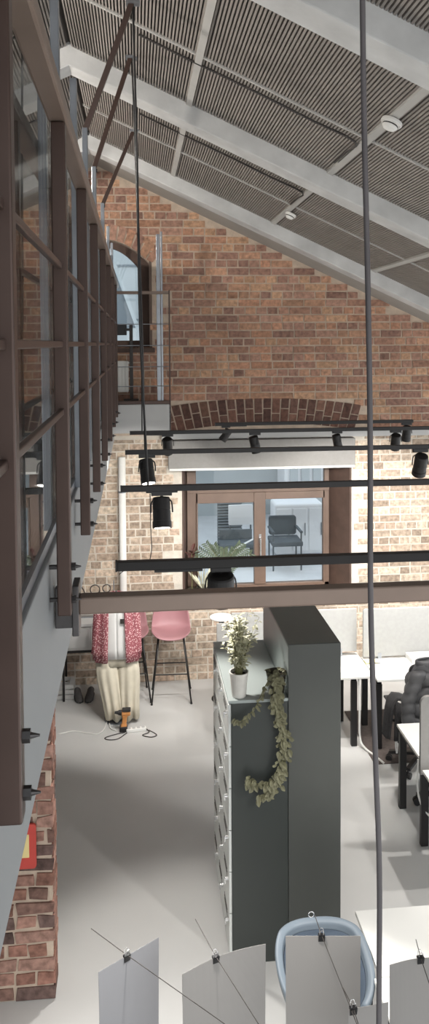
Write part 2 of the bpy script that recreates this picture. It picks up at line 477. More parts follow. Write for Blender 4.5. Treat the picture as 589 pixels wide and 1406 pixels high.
# red sign on the pier
t = thing('wall_sign', 'red sign with a cream panel on the brick pier under the mezzanine', 'sign', (-.76,4.905,1.02))
bm = nb(); rprism(bm, -.86, -.642, .868, 1.148, 4.895, 4.912, .02); obj('sign_plate', bm, MA['red'], t)
bm = nb(); rprism(bm, -.835, -.684, .94, 1.085, 4.892, 4.897, .004); obj('sign_panel', bm, MA['cream'], t)

# ------------------------------------------------------------------ gallery railing (brown steel) along the void
RXC = -.22
t = thing('gallery_railing', 'brown steel railing running along the edge of the mezzanine', 'railing', (RXC,3.5,3.3))
for y in (.30, 1.37, 2.42, 3.44, 4.44, 5.62, 6.75, 7.9, 8.95):
    bm = nb(); box(bm, RXC-.021, RXC+.021, y-.021, y+.021, 3.285, 4.75)
    p = obj('post', bm, MA['bronze'], t, bevel=.004)
    for z in (3.33, 3.43):
        bm = nb()
        cyl(bm, (RXC-.05, y, z), (RXC+.03, y, z), .007, seg=10); cyl(bm, (RXC+.02, y, z), (RXC+.034, y, z), .012, seg=6)
        cyl(bm, (RXC+.034, y, z), (RXC+.05, y, z), .006, .002, seg=10)
        o = obj('bolt', bm, MA['bolt'], p)
bm = nb(); box(bm, RXC-.03, RXC+.03, -.6, 9.55, 4.752, 4.80); obj('handrail', bm, MA['bronze_light'], t, bevel=.008)
for z in (4.33, 4.10, 3.90):
    bm = nb(); box(bm, RXC-.008, RXC+.008, -.6, 9.02, z-.009, z+.009); obj('mid_rail', bm, MA['bronze'], t, bevel=.003)

# glass screen behind the railing
GX = -.292
t = thing('glass_screen', 'tall frameless glass screen with grey steel posts behind the brown railing', 'glass screen', (GX,4.5,FZ1))
GP = [.6, 1.55, 2.83, 3.67, 4.49, 5.45, 6.84, 8.17, 9.5]
for y in GP:
    bm = nb(); box(bm, GX+.013, GX+.043, y-.02, y+.02, FZ1, 5.28); obj('post', bm, MA['steel'], t, bevel=.003)
for a, b in zip(GP, GP[1:]):
    bm = nb(); box(bm, GX-.005, GX+.005, a+.006, b-.006, FZ1+.02, 5.14); obj('glass_pane', bm, MA['glass'], t)
bm = nb(); box(bm, GX-.012, GX+.012, .55, 9.55, FZ1, FZ1+.035); obj('base_channel', bm, MA['steel'], t)

# struts from screen posts to the ceiling
for (y0, y1, xt, zt, lb) in ((4.49,4.42,-.002,5.93,'grey steel strut from glass screen post to the ceiling, nearest and highest of three'),
                         (5.45,5.45,-.015,6.0,'grey steel strut from glass screen post to the ceiling, middle of three'),
                         (6.84,6.84,.0,5.88,'grey steel strut from glass screen post to the ceiling, shortest and farthest of three')):
    t = thing('ceiling_strut', lb, 'strut', (GX+.028,y0,5.26), 'struts holding up the light tracks')
    bm = nb(); bar(bm, (GX+.03,y0,5.27), (xt,y1,zt), .03, .03, (0,1,0)); obj('strut_bar', bm, MA['bronze'], t, bevel=.003)
    bm = nb(); box(bm, xt-.03, xt+.045, y1-.025, y1+.025, zt-.005, zt+.012); obj('top_plate', bm, MA['steel'], t)
    bm = nb(); cyl(bm, (GX+.012,y0,5.255), (GX+.05,y0,5.255), .012, seg=12); obj('bolt', bm, MA['bolt'], t)

# balcony rail at the gable end
t = thing('balcony_railing', 'grey steel balcony railing in front of the arched upper window', 'railing', (.1,9.1,3.41))
for x, z1, w in ((.262,5.33,.022),(.30,5.36,.012)):
    bm = nb(); box(bm, x-w, x+w, 9.08, 9.12, 3.414, z1); obj('tall_post', bm, MA['steel'], t, bevel=.003)
bm = nb(); box(bm, .375, .391, 9.05, 9.09, 3.10, 4.70); obj('end_post', bm, MA['bronze'], t, bevel=.002)
bm = nb(); box(bm, -.25, .39, 9.055, 9.085, 4.655, 4.69); obj('top_rail', bm, MA['bronze_light'], t, bevel=.003)
for z in (4.32, 4.08, 3.84, 3.62):
    bm = nb(); cyl(bm, (-.25,9.07,z), (.38,9.07,z), .005, seg=8); obj('wire_rail', bm, MA['steel'], t)
bm = nb(); box(bm, -.25, .388, 9.05, 9.10, 3.416, 3.455); obj('bottom_rail', bm, MA['bronze'], t, bevel=.003)

# brown steel tie bar crossing the void
t = thing('tie_bar', 'brown steel bar spanning the void from the mezzanine edge', 'steel bar', (0,2.55,3.25))
bm = nb(); box(bm, -.187, 4.5, 2.52, 2.575, 3.246, 3.302); obj('bar', bm, MA['bronze_light'], t, bevel=.006)
bm = nb(); box(bm, -.206, -.185, 2.50, 2.60, 3.185, 3.345); obj('bracket_plate', bm, MA['bolt'], t, bevel=.003)
bm = nb(); box(bm, -.262, -.206, 2.535, 2.565, 3.20, 3.33); obj('bracket_arm', bm, MA['bolt'], t, bevel=.003)

# ------------------------------------------------------------------ light tracks and spotlights
ZT = 3.32
TR = [(2.806,-.072,'nearest black light track, the lowest and thickest in view'),
      (4.31,-.082,'second nearest black light track, crossing in front of the window top'),
      (5.77,-.076,'third nearest black light track, just below the grey lintel top'),
      (7.03,-.052,'long black light track second farthest from the tie bar'),
      (7.66,.761,'farthest black light track, short, just under the dark brick arch')]
for y, x0, lb in TR:
    x1 = 4.6 if y < 7.5 else 2.72
    t = thing('light_track', lb, 'light track', (x0,y,ZT), 'black light tracks over the void')
    bm = nb(); box(bm, x0, x1, y-.017, y+.017, ZT-.016, ZT+.016); obj('track_body', bm, MA['black'], t, bevel=.002)
    bm = nb(); box(bm, x0-.006, x0, y-.018, y+.018, ZT-.017, ZT+.017); obj('end_cap', bm, MA['black_plastic'], t)
    bm = nb(); box(bm, x0+.13, x0+.30, y-.0175, y+.0175, ZT-.024, ZT-.016); obj('feed_box', bm, MA['black_plastic'], t)

LIGHTS = []
def spotlight(x, y, aim, s, label, power=0, lit=True, rs=None):
    """track head: adapter, yoke, can, lens; aim = direction vector"""
    t = thing('track_spotlight', label, 'spotlight', (x,y,ZT-.016), 'spotlights hanging on the black tracks')
    z0 = ZT-.016
    bm = nb(); box(bm, x-.05*s, x+.05*s, y-.015, y+.015, z0-.022*s, z0+.001); obj('adapter', bm, MA['black_plastic'], t, bevel=.003)
    d = Vector(aim).normalized()
    c = Vector((x, y, z0-.105*s))
    L = .075*s; r = .043*(rs or s)
    side = d.cross(Vector((0,0,1)))
    side = side.normalized() if side.length > 1e-3 else Vector((1,0,0))
    # yoke
    bm = nb(); pts = []
    for k in range(9):
        a = PI*k/8
        pts.append(c + side*(r+.010*s)*math.cos(a) + Vector((0,0,1))*(.012*s+.062*s*math.sin(a)**.6 if 0<k<8 else 0))
    tube(bm, pts, .004*s, 6, 3); cyl(bm, (x,y,z0-.025*s), (x,y,z0-.02*s-.02*s), .009*s, seg=10); obj('yoke', bm, MA['black'], t, smooth=True)
    bm = nb()
    q = d.to_track_quat('Z','Y').to_matrix()
    lathe(bm, c, [(r*.55,-L),(r*.93,-L*.96),(r,-L*.85),(r,-L*.2),(r*.97,-L*.18),(r*.97,-L*.12),(r,-L*.1),(r,L*.55),(r*1.06,L*.56),(r*1.06,L),(r*.92,L),(r*.9,L*.97)], 28, q, cap1=False)
    obj('lamp_can', bm, MA['black'], t, smooth=False)
    bm = nb(); lathe(bm, c, [(r*.02,L*.985),(r*.9,L*.99)], 24, q, cap0=True, cap1=False); obj('lens', bm, MA['lens'] if lit else MA['black_plastic'], t)
    if power:
        LIGHTS.append((c+d*(L+.02), d, power))

# heads in view
spotlight(.272, 7.03, (.05,.45,-1), 1.0, 'black spotlight hanging leftmost on the second farthest track', 40)
spotlight(1.049, 7.03, (.25,.1,-1), 1.0, 'black spotlight tilted slightly right, in front of the grey lintel', 40)
spotlight(1.796, 7.03, (.2,.12,-1), .9, 'black spotlight by the right end of the grey lintel', 40)
spotlight(2.335, 7.03, (.06,.5,-1), 1.0, 'black spotlight in front of the brick wall just right of the hanging cable', 40)
spotlight(.86, 7.66, (-.55,.1,-.8), .85, 'black spotlight tilted left at the left end of the farthest track', 30)
spotlight(2.655, 7.66, (.02,.35,-1), 1.0, 'black spotlight at the right end of the farthest track', 40)
spotlight(2.107, 5.77, (.03,.55,-1), 1.15, 'black spotlight on the third nearest track at the right edge', 60)
spotlight(.074, 5.77, (.12,-.42,-1), 1.2, 'black lit spotlight hanging in front of the white pipe', 60)
spotlight(.132, 4.31, (.02,-.34,-1), 1.12, 'black lit spotlight hanging under the second nearest track beside the window frame', 60)
spotlight(.294, 2.806, (.02,.22,-1), .74, 'big black spotlight under the nearest track in front of the window plants', 60, rs=1.12)

# suspension cables for the tracks
def cable(name, pts, r, m, label, cat='cable', group=None, n=6):
    bm = nb(); tube(bm, pts, r, 8, n); return tag(obj(name, bm, m, smooth=True), label, cat, group)
cable('suspension_cable', [(.005,4.42,5.93),(.02,4.40,5.0),(.025,4.36,4.2),(.06,4.31,ZT+.015)], .006, MA['black_plastic'], 'black cable dropping from the nearest strut to the second nearest light track', group='cables hanging from the struts')
cable('suspension_cable', [(-.005,5.45,6.0),(.02,5.5,5.2),(.045,5.6,4.3),(.06,5.77,ZT+.015)], .006, MA['black_plastic'], 'black cable dropping from the middle strut to the third nearest light track', group='cables hanging from the struts')
cable('suspension_cable', [(.01,6.84,5.87),(.03,6.9,5.0),(.05,6.98,4.2),(.05,7.03,ZT+.015)], .006, MA['black_plastic'], 'black cable dropping from the farthest strut to the second farthest light track', group='cables hanging from the struts')
cable('hanging_wire', [(.07,4.31,ZT-.03),(.072,4.31,3.1),(.075,4.31,2.98),(.05,4.32,2.9),(-.02,4.33,2.87),(-.07,4.33,2.87),(-.10,4.33,2.85)], .0025, MA['wire_dark'], 'thin wire curling down from the second nearest track before the lit brick')
# near cable through the whole picture
cable('suspension_cable', [(.425,1.5,5.815),(.431,1.5,4.743),(.443,1.5,4.197),(.448,1.5,3.918),(.45,1.5,3.591),(.461,1.5,3.271),(.469,1.5,3.05),(.469,1.5,2.70),(.469,1.5,1.4),(.469,1.5,.004)], .0056, MA['cable_near'], 'long grey cable hanging from ceiling to floor level closest to the viewer')

# ------------------------------------------------------------------ lower window
FY = 9.86
w1 = bpy.data.objects.new('window_1', None); COL.objects.link(w1); w1.location = (1.5,FY,1.0); w1['kind'] = 'structure'
def zw(y): return 4.1-(y-472-(-2))*(FY/1100)       # heights read off the frame plane
X0, X1 = .615, 2.415
Zb, Zt = 1.0, 2.62
bm = nb()
box(bm, X0, X0+.115, FY, FY+.08, Zb, Zt); box(bm, X1-.06, X1, FY, FY+.08, Zb, Zt)
box(bm, X0, X1, FY, FY+.08, Zb, Zb+.075); box(bm, X0, X1, FY, FY+.08, Zt-.05, Zt)
box(bm, X0, X1, FY-.01, FY+.08, 2.235, 2.34)
obj('window_frame', bm, MA['wood'], w1, bevel=.006)
bm = nb()
box(bm, 1.455, 1.60, FY-.02, FY+.06, Zb+.075, 2.235)
box(bm, X0+.115, X0+.135, FY-.015, FY+.06, Zb+.075, 2.235); box(bm, X1-.08, X1-.06, FY-.015, FY+.06, Zb+.075, 2.235)
box(bm, X0+.115, 1.455, FY-.015, FY+.06, 2.11, 2.235); box(bm, 1.60, X1-.06, FY-.015, FY+.06, 2.145, 2.235)
obj('casement', bm, MA['wood'], w1, bevel=.004)
for a, b, c, d in ((X0+.13,1.46,1.06,2.12),(1.595,X1-.075,1.06,2.155),(X0+.11,X1-.05,2.33,2.58)):
    bm = nb(); box(bm, a, b, FY+.03, FY+.038, c, d); obj('pane', bm, MA['winglass'], w1)
bm = nb()
tube(bm, [(1.528,FY-.02,1.66),(1.528,FY-.05,1.655),(1.528,FY-.055,1.62),(1.528,FY-.055,1.42)], .011, 8, 4); box(bm, 1.513, 1.543, FY-.03, FY-.018, 1.60, 1.71)
obj('window_handle', bm, MA['chrome'], w1)
# reveals and sill
bm = nb(); hexa(bm, [(LW[1]-.001,WY-.012,LW[2]),(LW[1]+.02,WY-.012,LW[2]),(LW[1]+.02,FY+.1,LW[2]),(X1-.002,FY+.1,LW[2]),
                     (LW[1]-.001,WY-.012,LW[3]),(LW[1]+.02,WY-.012,LW[3]),(LW[1]+.02,FY+.1,LW[3]),(X1-.002,FY+.1,LW[3])])
hexa(bm, [(LW[0]-.02,WY-.012,LW[2]),(LW[0]+.001,WY-.012,LW[2]),(X0+.004,FY+.1,LW[2]),(LW[0]-.02,FY+.1,LW[2]),
          (LW[0]-.02,WY-.012,LW[3]),(LW[0]+.001,WY-.012,LW[3]),(X0+.004,FY+.1,LW[3]),(LW[0]-.02,FY+.1,LW[3])])
obj('reveal', bm, MA['wood_dark'], w1)
bm = nb(); box(bm, LW[0]-.06, LW[1]+.06, WY-.08, FY+.02, .955, .997); obj('sill', bm, MA['wood_dark'], w1, bevel=.008)
# grey blind box above the window
t = thing('blind_box', 'wide grey roller blind box across the top of the window', 'blind box', (1.5,WY-.1,2.6))
bm = nb(); box(bm, .375, 2.64, WY-.15, WY-.014, 2.60, 2.945); obj('box_front', bm, MA['screen_dark'], t, bevel=.008)
bm = nb(); box(bm, .385, 2.63, WY-.16, WY-.148, 2.588, 2.615); obj('bottom_lip', bm, MA['white_matte'], t, bevel=.003)
# white pipe
t = thing('wall_pipe', 'white vertical pipe on the lit brick wall left of the window', 'pipe', (-.175,9.5,0))
bm = nb(); cyl(bm, (-.175,9.49,.0), (-.175,9.49,2.76), .043, seg=20); obj('pipe', bm, MA['white_matte'], t, smooth=True)
bm = nb()
for z in (.9, 2.35): cyl(bm, (-.175,9.49,z-.012), (-.175,9.49,z+.012), .048, seg=20); box(bm, -.19, -.16, 9.5, WY-.005, z-.01, z+.01)
obj('clamps', bm, MA['steel'], t)

# ------------------------------------------------------------------ upper arched window
UYF = WY+.2
w2 = bpy.data.objects.new('window_2', None); COL.objects.link(w2); w2.location = (-.35,UYF,UW[2]); w2['kind'] = 'structure'
def archpts(ins, zb):
    x0, x1 = UW[0]+ins, UW[1]-ins; c = (x0+x1)/2; h = (x1-x0)/2
    pts = [(x0,zb),(x1,zb)]
    for i in range(17):
        x = x1-(x1-x0)*i/16; tt = (x-c)/h
        pts.append((x, UW[3]-ins*.7+UW[4]*(1-tt*tt)))
    return pts
bm = nb(); A, B = archpts(0,UW[2]), archpts(.105,UW[2]+.09)
for y0, y1 in ((UYF-.03,UYF+.05),):
    va = [[bm.verts.new((x,y,z)) for x,z in P] for P, y in ((A,y0),(B,y0),(B,y1),(A,y1))]
    n = len(A)
    for q in range(4):
        for i in range(n):
            bm.faces.new((va[q][i], va[q][(i+1)%n], va[(q+1)%4][(i+1)%n], va[(q+1)%4][i]))
obj('window_frame', bm, MA['wood_dark'], w2)
bm = nb(); B2 = archpts(.10, UW[2]+.085)
loft(bm, [[(x,UYF,z) for x,z in B2],[(x,UYF+.008,z) for x,z in B2]]); obj('pane', bm, MA['winglass'], w2)
bm = nb(); box(bm, -.37, -.32, UYF-.035, UYF+.03, UW[2]+.08, uw_top(-.35)-.09); obj('mullion', bm, MA['wood_dark'], w2)
bm = nb(); box(bm, UW[0]-.05, UW[1]+.06, WY-.07, UYF+.04, UW[2]-.055, UW[2]); obj('sill', bm, MA['wood_dark'], w2, bevel=.006)
bm = nb(); box(bm, UW[1]-.001, UW[1]+.03, WY-.008, UYF+.05, UW[2], UW[3]+.02); obj('reveal', bm, MA['wood'], w2)
# radiator below
t = thing('radiator', 'white panel radiator under the arched upper window', 'radiator', (-.35,9.5,3.5))
bm = nb(); box(bm, -.75, -.085, 9.46, 9.54, 3.53, 3.90)
obj('panel', bm, MA['white_matte'], t, bevel=.01)
bm = nb()
for i in range(16): box(bm, -.735+i*.041, -.715+i*.041, 9.452, 9.464, 3.56, 3.87)
obj('fins', bm, MA['white_matte'], t, bevel=.003)
bm = nb(); tube(bm, [(-.10,9.5,3.55),(-.06,9.5,3.55),(-.055,9.5,3.48),(-.055,9.5,3.46)], .010, 8); cyl(bm, (-.085,9.5,3.88), (-.04,9.5,3.88), .018, seg=12); obj('valve', bm, MA['chrome'], t)
# dark lamp-like stand on the balcony sill
t = thing('desk_monitor', 'small black monitor on a stand before the arched upper window', 'monitor', (-.16,9.42,3.9))
bm = nb(); box(bm, -.30, -.10, 9.38, 9.40, 4.20, 4.33); obj('screen', bm, MA['black_plastic'], t, bevel=.005)
bm = nb(); box(bm, -.07, -.03, 9.37, 9.40, 3.455, 4.32); box(bm, -.12, -.03, 9.375, 9.395, 4.25, 4.28); box(bm, -.14,.03,9.3,9.44,3.417,3.457); obj('stand', bm, MA['wire_dark'], t, bevel=.003)

# ------------------------------------------------------------------ exterior seen through the windows
bm = nb(); box(bm, -8, 12, 10.1, 40, .55, .72); struct('ground_terrace', bm, MA['ext_ground'])
t = thing('neighbour_building', 'pale building with white awning across the terrace outside the lower window', 'building', (2,15,.72))
bm = nb(); box(bm, -3, 9, 15.5, 19, .72, 4.4); obj('facade', bm, MA['ext_blue'], t)
bm = nb(); box(bm, 2.75, 4.4, 14.7, 15.5, .72, 2.05); obj('side_volume', bm, MA['ext_white'], t, bevel=.03)
bm = nb()
for i in range(7): box(bm, 2.85+i*.22, 3.0+i*.22, 14.66, 14.72, 1.0, 1.9)
obj('side_windows', bm, MA['ext_blue'], t)
bm = nb(); hexa(bm, [(-3,14.2,3.25),(9,14.2,3.25),(9,15.6,3.7),(-3,15.6,3.7),(-3,14.2,3.30),(9,14.2,3.30),(9,15.6,3.75),(-3,15.6,3.75)]); obj('awning', bm, MA['ext_white'], t)
t = thing('sky_backdrop', 'pale grey blue backdrop added in place of bright sky behind the arched upper window', 'building', (-3,21,.72))  # added wall that tones down the white sky in the arched window
bm = nb(); box(bm, -7, 2.5, 21, 23, .72, 9.5); obj('facade', bm, MA['ext_blue'], t)  # added backdrop wall in place of the bright sky, no real facade
bm = nb()
for i in range(12): box(bm, -7, 2.5, 20.97, 21.0, 1.2+i*.7, 1.25+i*.7)
obj('backdrop_seams', bm, MA['ext_dark'], t)
t = thing('upper_house', 'grey gabled house outside the arched upper window', 'house', (-2.2,19,.72))
bm = nb()
P = [(-3.2,.72),(.05,.72),(.05,4.3),(-.5,5.9),(-3.2,4.3)]
loft(bm, [[(x,17.5,z) for x,z in P],[(x,19,z) for x,z in P]]); obj('walls', bm, MA['ext_dark'], t)
bm = nb(); bar(bm, (.15,18.2,4.15), (-.5,18.2,6.0), 1.6, .08, (0,0,1)); bar(bm, (-3.3,18.2,4.25), (-.5,18.2,6.0), 1.6, .08, (0,0,1)); obj('roof', bm, MA['ext_blue'], t)
t = thing('terrace_chair', 'dark low armchair outside behind the right window pane', 'chair', (2.2,11.8,.72))
bm = nb(); rprism(bm, 2.0, 2.42, 1.17, 1.46, 11.98, 12.03, .04); obj('backrest', bm, MA['slate'], t)
bm = nb(); box(bm, 1.98, 2.44, 11.55, 12.0, 1.09, 1.16); obj('seat', bm, MA['slate'], t, bevel=.015)
for x in (2.0,2.42):
    bm = nb(); box(bm, x-.02, x+.02, 11.58, 12.0, 1.28, 1.31); obj('armrest', bm, MA['slate'], t, bevel=.005)
    for y in (11.6,11.98):
        bm = nb(); cyl(bm, (x,y,.72), (x,y,1.29 if y < 11.8 else 1.12), .012, seg=8); obj('leg', bm, MA['slate'], t)
t = thing('terrace_cabinet', 'big white cabinet outside behind the right window pane', 'cabinet', (2.6,12.6,.72))
bm = nb(); box(bm, 2.17, 2.95, 12.4, 12.9, .74, 1.55); obj('body', bm, MA['ext_white'], t, bevel=.04, segs=4)
for x in (2.19,2.45,2.71):
    bm = nb(); box(bm, x, x+.23, 12.385, 12.4, .80, 1.48); d = obj('door', bm, MA['ext_white'], t, bevel=.008)
    bm = nb(); box(bm, x+.19, x+.2, 12.37, 12.386, 1.05, 1.25); obj('handle', bm, MA['slate'], d)
t = thing('slatted_screen', 'slate blue slatted screen outside behind the left window pane', 'slatted screen', (1.5,13,.72))
bm = nb(); box(bm, 1.32, 1.71, 13.03, 13.08, .72, 1.78); obj('backing', bm, MA['slate'], t)
bm = nb()
for i in range(22): box(bm, 1.31, 1.72, 12.99, 13.03, .75+i*.047, .75+i*.047+.026)
obj('slats', bm, MA['ext_dark'], t)
t = thing('terrace_sign', 'white board standing outside before the slatted screen', 'board', (1.65,12.6,.72))
bm = nb(); rprism(bm, 1.45, 1.84, 1.20, 1.52, 12.58, 12.62, .015); obj('panel', bm, MA['ext_white'], t)
for x in (1.48,1.81):
    bm = nb(); box(bm, x-.012, x+.012, 12.62, 12.645, .72, 1.48); obj('post', bm, MA['slate'], t)
t = thing('terrace_bench', 'dark bench outside behind the left window pane', 'bench', (1.5,12,.72))
bm = nb(); box(bm, 1.25, 1.80, 11.9, 12.3, 1.0, 1.05); obj('seat', bm, MA['slate'], t, bevel=.006)
bm = nb(); box(bm, 1.27, 1.78, 12.27, 12.3, 1.05, 1.2); obj('backrest', bm, MA['slate'], t, bevel=.006)
for x in (1.28,1.74):
    bm = nb(); box(bm, x, x+.04, 11.92, 12.28, .72, 1.0); obj('leg', bm, MA['slate'], t, bevel=.004)
bm = nb(); bar(bm, (1.42,11.88,.98), (1.78,11.88,1.16), .02, .02); bar(bm, (1.42,11.88,.98), (1.42,11.9,1.02), .02, .02); obj('white_brace', bm, MA['ext_white'], t)

# ------------------------------------------------------------------ plants
def leaf(bm, base, d, L, w, bend=.3, up=Vector((0,0,1))):
    """one pointed leaf: a folded blade along d"""
    d = Vector(d).normalized(); base = Vector(base)
    s = d.cross(up)
    s = s.normalized() if s.length > 1e-3 else Vector((1,0,0))
    nrm = s.cross(d).normalized()
    prev = None
    for i, (t, k) in enumerate(((0,.15),(.3,.9),(.6,1),(.85,.55),(1,.02))):
        c = base + d*L*t - Vector((0,0,1))*bend*L*t*t
        a = bm.verts.new(c - s*w*k/2 + nrm*w*.18*k); m_ = bm.verts.new(c); b = bm.verts.new(c + s*w*k/2 + nrm*w*.18*k)
        if prev:
            bm.faces.new((prev[0],prev[1],m_,a)); bm.faces.new((prev[1],prev[2],b,m_))
        prev = (a,m_,b)

def pot(t, x, y, z, r, h, m, rim=True):
    bm = nb(); lathe(bm, (x,y,z), [(r*.72,0),(r*.76,.01),(r*.98,h*.9),(r*1.03,h*.92),(r*1.03,h),(r*.92,h),(r*.9,h*.86)], 28, cap1=False)
    obj('pot', bm, m, t, smooth=False)
    bm = nb(); lathe(bm, (x,y,z), [(.004,h*.84),(r*.9,h*.86)], 20, cap0=True, cap1=False); obj('soil', bm, MA['soil'], t)

LT = 1.777
# upright feathery plant in a white pot on the low lockers
px, py = .655, 5.145
t = thing('potted_plant', 'bushy pale green plant in a white pot on the low lockers', 'potted plant', (px,py,LT))
pot(t, px, py, LT, .062, .165, MA['pot_white'])
bs, bl = nb(), nb()
for k in range(34):
    a = R.uniform(0,2*PI); sp = R.uniform(.02,.13); h = R.uniform(.18,.38)
    p0 = Vector((px+.02*math.cos(a), py+.02*math.sin(a), LT+.14))
    p2 = Vector((px+sp*math.cos(a)+.02, py+sp*math.sin(a)+.05+.22*h, LT+.14+h))
    if k % 4 == 0: p2 += Vector((.07,.05,-.16*h))
    p1 = (p0+p2)/2+Vector((-.015*math.cos(a),-.015*math.sin(a),.03))
    tube(bs, [p0,p1,p2], .0028, 5, 5, r1=.0012)
    for i in range(15):
        q = .18+.82*i/14
        c = p0.lerp(p1,q*2) if q < .5 else p1.lerp(p2,q*2-1)
        aa = R.uniform(0,2*PI)
        leaf(bl, c, (math.cos(aa),math.sin(aa),R.uniform(.1,.9)), R.uniform(.04,.075), R.uniform(.016,.026), .25)
obj('stem', bs, MA['stem'], t); obj('foliage', bl, MA['leaf_pale'], t)
# trailing plant in dark pot
px, py = .905, 5.15
t = thing('trailing_plant', 'trailing ivy in a dark pot hanging over the front of the lockers', 'potted plant', (px,py,LT))
pot(t, px, py, LT, .066, .15, MA['pot_dark'])
bs, bl = nb(), nb()
def vine(pts, nleaf, sz, spread):
    P = smooth_path(pts, 8); tube(bs, pts, .003, 5, 6)
    for i in range(nleaf):
        c = P[min(len(P)-1, int(len(P)*(i+R.random())/nleaf))]
        a = R.uniform(0,2*PI)
        o = Vector((R.uniform(-spread,spread), R.uniform(-spread*.45,spread*.1), R.uniform(-spread,spread)))
        leaf(bl, c+o*.6, (math.cos(a), -.35+.3*math.sin(a)-.25, math.sin(a)*.9), R.uniform(sz*1.0,sz*1.6), R.uniform(sz*.8,sz*1.2), .3, up=Vector((0,-1,.2)))
z0 = LT
vine([(px-.01,py-.02,z0+.14),(px,py-.09,z0+.13),(px-.02,5.05,z0-.01),(px+.0,5.035,z0-.15),(px+.03,5.03,z0-.30),(px,5.03,z0-.45),(px-.06,5.03,z0-.58),(px-.14,5.03,z0-.62)], 85, .032, .03)
vine([(px-.02,py-.02,z0+.14),(px-.03,py-.09,z0+.12),(px-.03,5.05,z0-.02),(px+.02,5.04,z0-.2),(px+.01,5.03,z0-.36),(px-.03,5.03,z0-.5),(px-.1,5.03,z0-.55),(px-.18,5.03,z0-.52),(px-.20,5.03,z0-.50)], 90, .032, .034)
vine([(px+.0,py-.03,z0+.14),(px+.01,5.07,z0+.08),(px+.01,5.04,z0-.08),(px+.04,5.03,z0-.22),(px+.03,5.03,z0-.4),(px-.02,5.03,z0-.55),(px-.11,5.03,z0-.63)], 75, .030, .032)
vine([(px-.05,py-.03,z0+.12),(px-.1,5.1,z0+.04),(px-.15,5.05,z0-.03),(px-.21,5.04,z0-.09),(px-.27,5.04,z0-.13),(px-.295,5.04,z0-.10)], 34, .022, .018)
for k in range(16):
    a = R.uniform(0,2*PI); leaf(bl, (px+.04*math.cos(a),py+.04*math.sin(a),z0+.14), (math.cos(a),math.sin(a),.6), .05, .03, .4)
obj('vine_stem', bs, MA['stem'], t); obj('foliage', bl, MA['leaf_dark'], t)

# window sill plants
def sill_pot(x, y, name, label, r=.09, h=.16):
    t = thing(name, label, 'potted plant', (x,y,.997)); pot(t, x, y, .997, r, h, MA['pot_dark']); return t
t = sill_pot(.80, 9.66, 'snake_plant', 'spiky yellow green plant at the left end of the window sill', .085, .13)
bl = nb()
for k in range(15):
    a = R.uniform(0,2*PI); sp = R.uniform(.1,.75)
    leaf(bl, (.80+.03*math.cos(a),9.66+.03*math.sin(a),1.11), (sp*math.cos(a),sp*.6*math.sin(a)-.1,1), R.uniform(.24,.42), .035, .12, up=Vector((math.sin(a),-math.cos(a),0)))
obj('foliage', bl, MA['leaf_pale'], t)
t = sill_pot(1.05, 9.68, 'zz_plant', 'dark green feathered plant on the window sill behind the big spotlight', .10, .19)
bs, bl = nb(), nb()
for k, (dx, dz) in enumerate(((-.30,.42),(-.22,.5),(-.12,.46),(0,.42),(.12,.4),(.26,.42),(.34,.34),(-.34,.34),(.2,.48))):
    p0 = Vector((1.05,9.68,1.17)); p2 = Vector((1.05+dx,9.68-R.uniform(0,.1),1.17+dz)); p1 = Vector((1.05+dx*.35,9.66,1.17+dz*.6))
    tube(bs, [p0,p1,p2], .006, 6, 6, r1=.002); P = smooth_path([p0,p1,p2], 9)
    for i in range(4, len(P)):
        d = (P[i]-P[i-1]).normalized()
        for s in (-1,1): leaf(bl, P[i], d*.8+Vector((-d.z*s,-.2,d.x*s)), .075, .020, .15, up=Vector((0,-1,0)))
obj('stem', bs, MA['stem'], t); obj('foliage', bl, MA['leaf'], t)
t = sill_pot(.655, 9.62, 'red_leaf_plant', 'small plant with dark red leaves against the left window jamb', .055, .12)
bl = nb()
for k in range(16):
    a = R.uniform(0,2*PI); zz = 1.1+.28*k/16+.2
    leaf(bl, (.655,9.62,zz), (math.cos(a),math.sin(a)*.6-.2,.7), .15, .05, .2)
bs = nb(); cyl(bs, (.655,9.62,1.1), (.655,9.62,1.58), .006, .003, 8)
obj('foliage', bl, MA['leaf_red'], t); obj('stem', bs, MA['stem'], t)

# ------------------------------------------------------------------ lockers and tall cabinet
LX0, LX1, LX2, LYa, LYb = .577, .972, 1.322, 5.08, 6.12
t = thing('locker_bank', 'low dark green locker block with plants on top and pale doors', 'lockers', (.78,5.08,0))
bm = nb(); box(bm, LX0+.02, LX1-.001, LYa, LYb, 0, LT-.02); obj('body', bm, MA['green_dark'], t, bevel=.003)
bm = nb(); box(bm, LX0, LX1-.001, LYa-.004, LYb, LT-.02, LT); obj('top_panel', bm, MA['green_light'], t, bevel=.003)
nc, nr = 3, 6
for i in range(nc):
    for k in range(nr):
        ya = LYa+.006+(LYb-LYa-.012)*i/nc+.003; yb = LYa+.006+(LYb-LYa-.012)*(i+1)/nc-.003
        za = .06+(LT-.09)*k/nr+.003; zb = .06+(LT-.09)*(k+1)/nr-.003
        bm = nb(); box(bm, LX0, LX0+.019, ya, yb, za, zb); d = obj('door', bm, MA['door'], t, bevel=.002)
        bm = nb(); zc = zb-.07; cyl(bm, (LX0-.022,ya+.05,zc), (LX0+.002,ya+.05,zc), .014, seg=14); box(bm, LX0-.026, LX0-.018, ya+.042, ya+.058, zc-.03, zc+.006); obj('lock_knob', bm, MA['chrome'], d)
        bm = nb()
        for q in range(3): box(bm, LX0-.002, LX0+.001, ya+.11, yb-.05, zb-.05-q*.022, zb-.042-q*.022)
        obj('vent_slots', bm, MA['wire_dark'], d)
TT = 2.13
t = thing('tall_cabinet', 'tall dark green grey cabinet behind the tub chair, taller than the lockers', 'cabinet', (1.15,5.08,0))
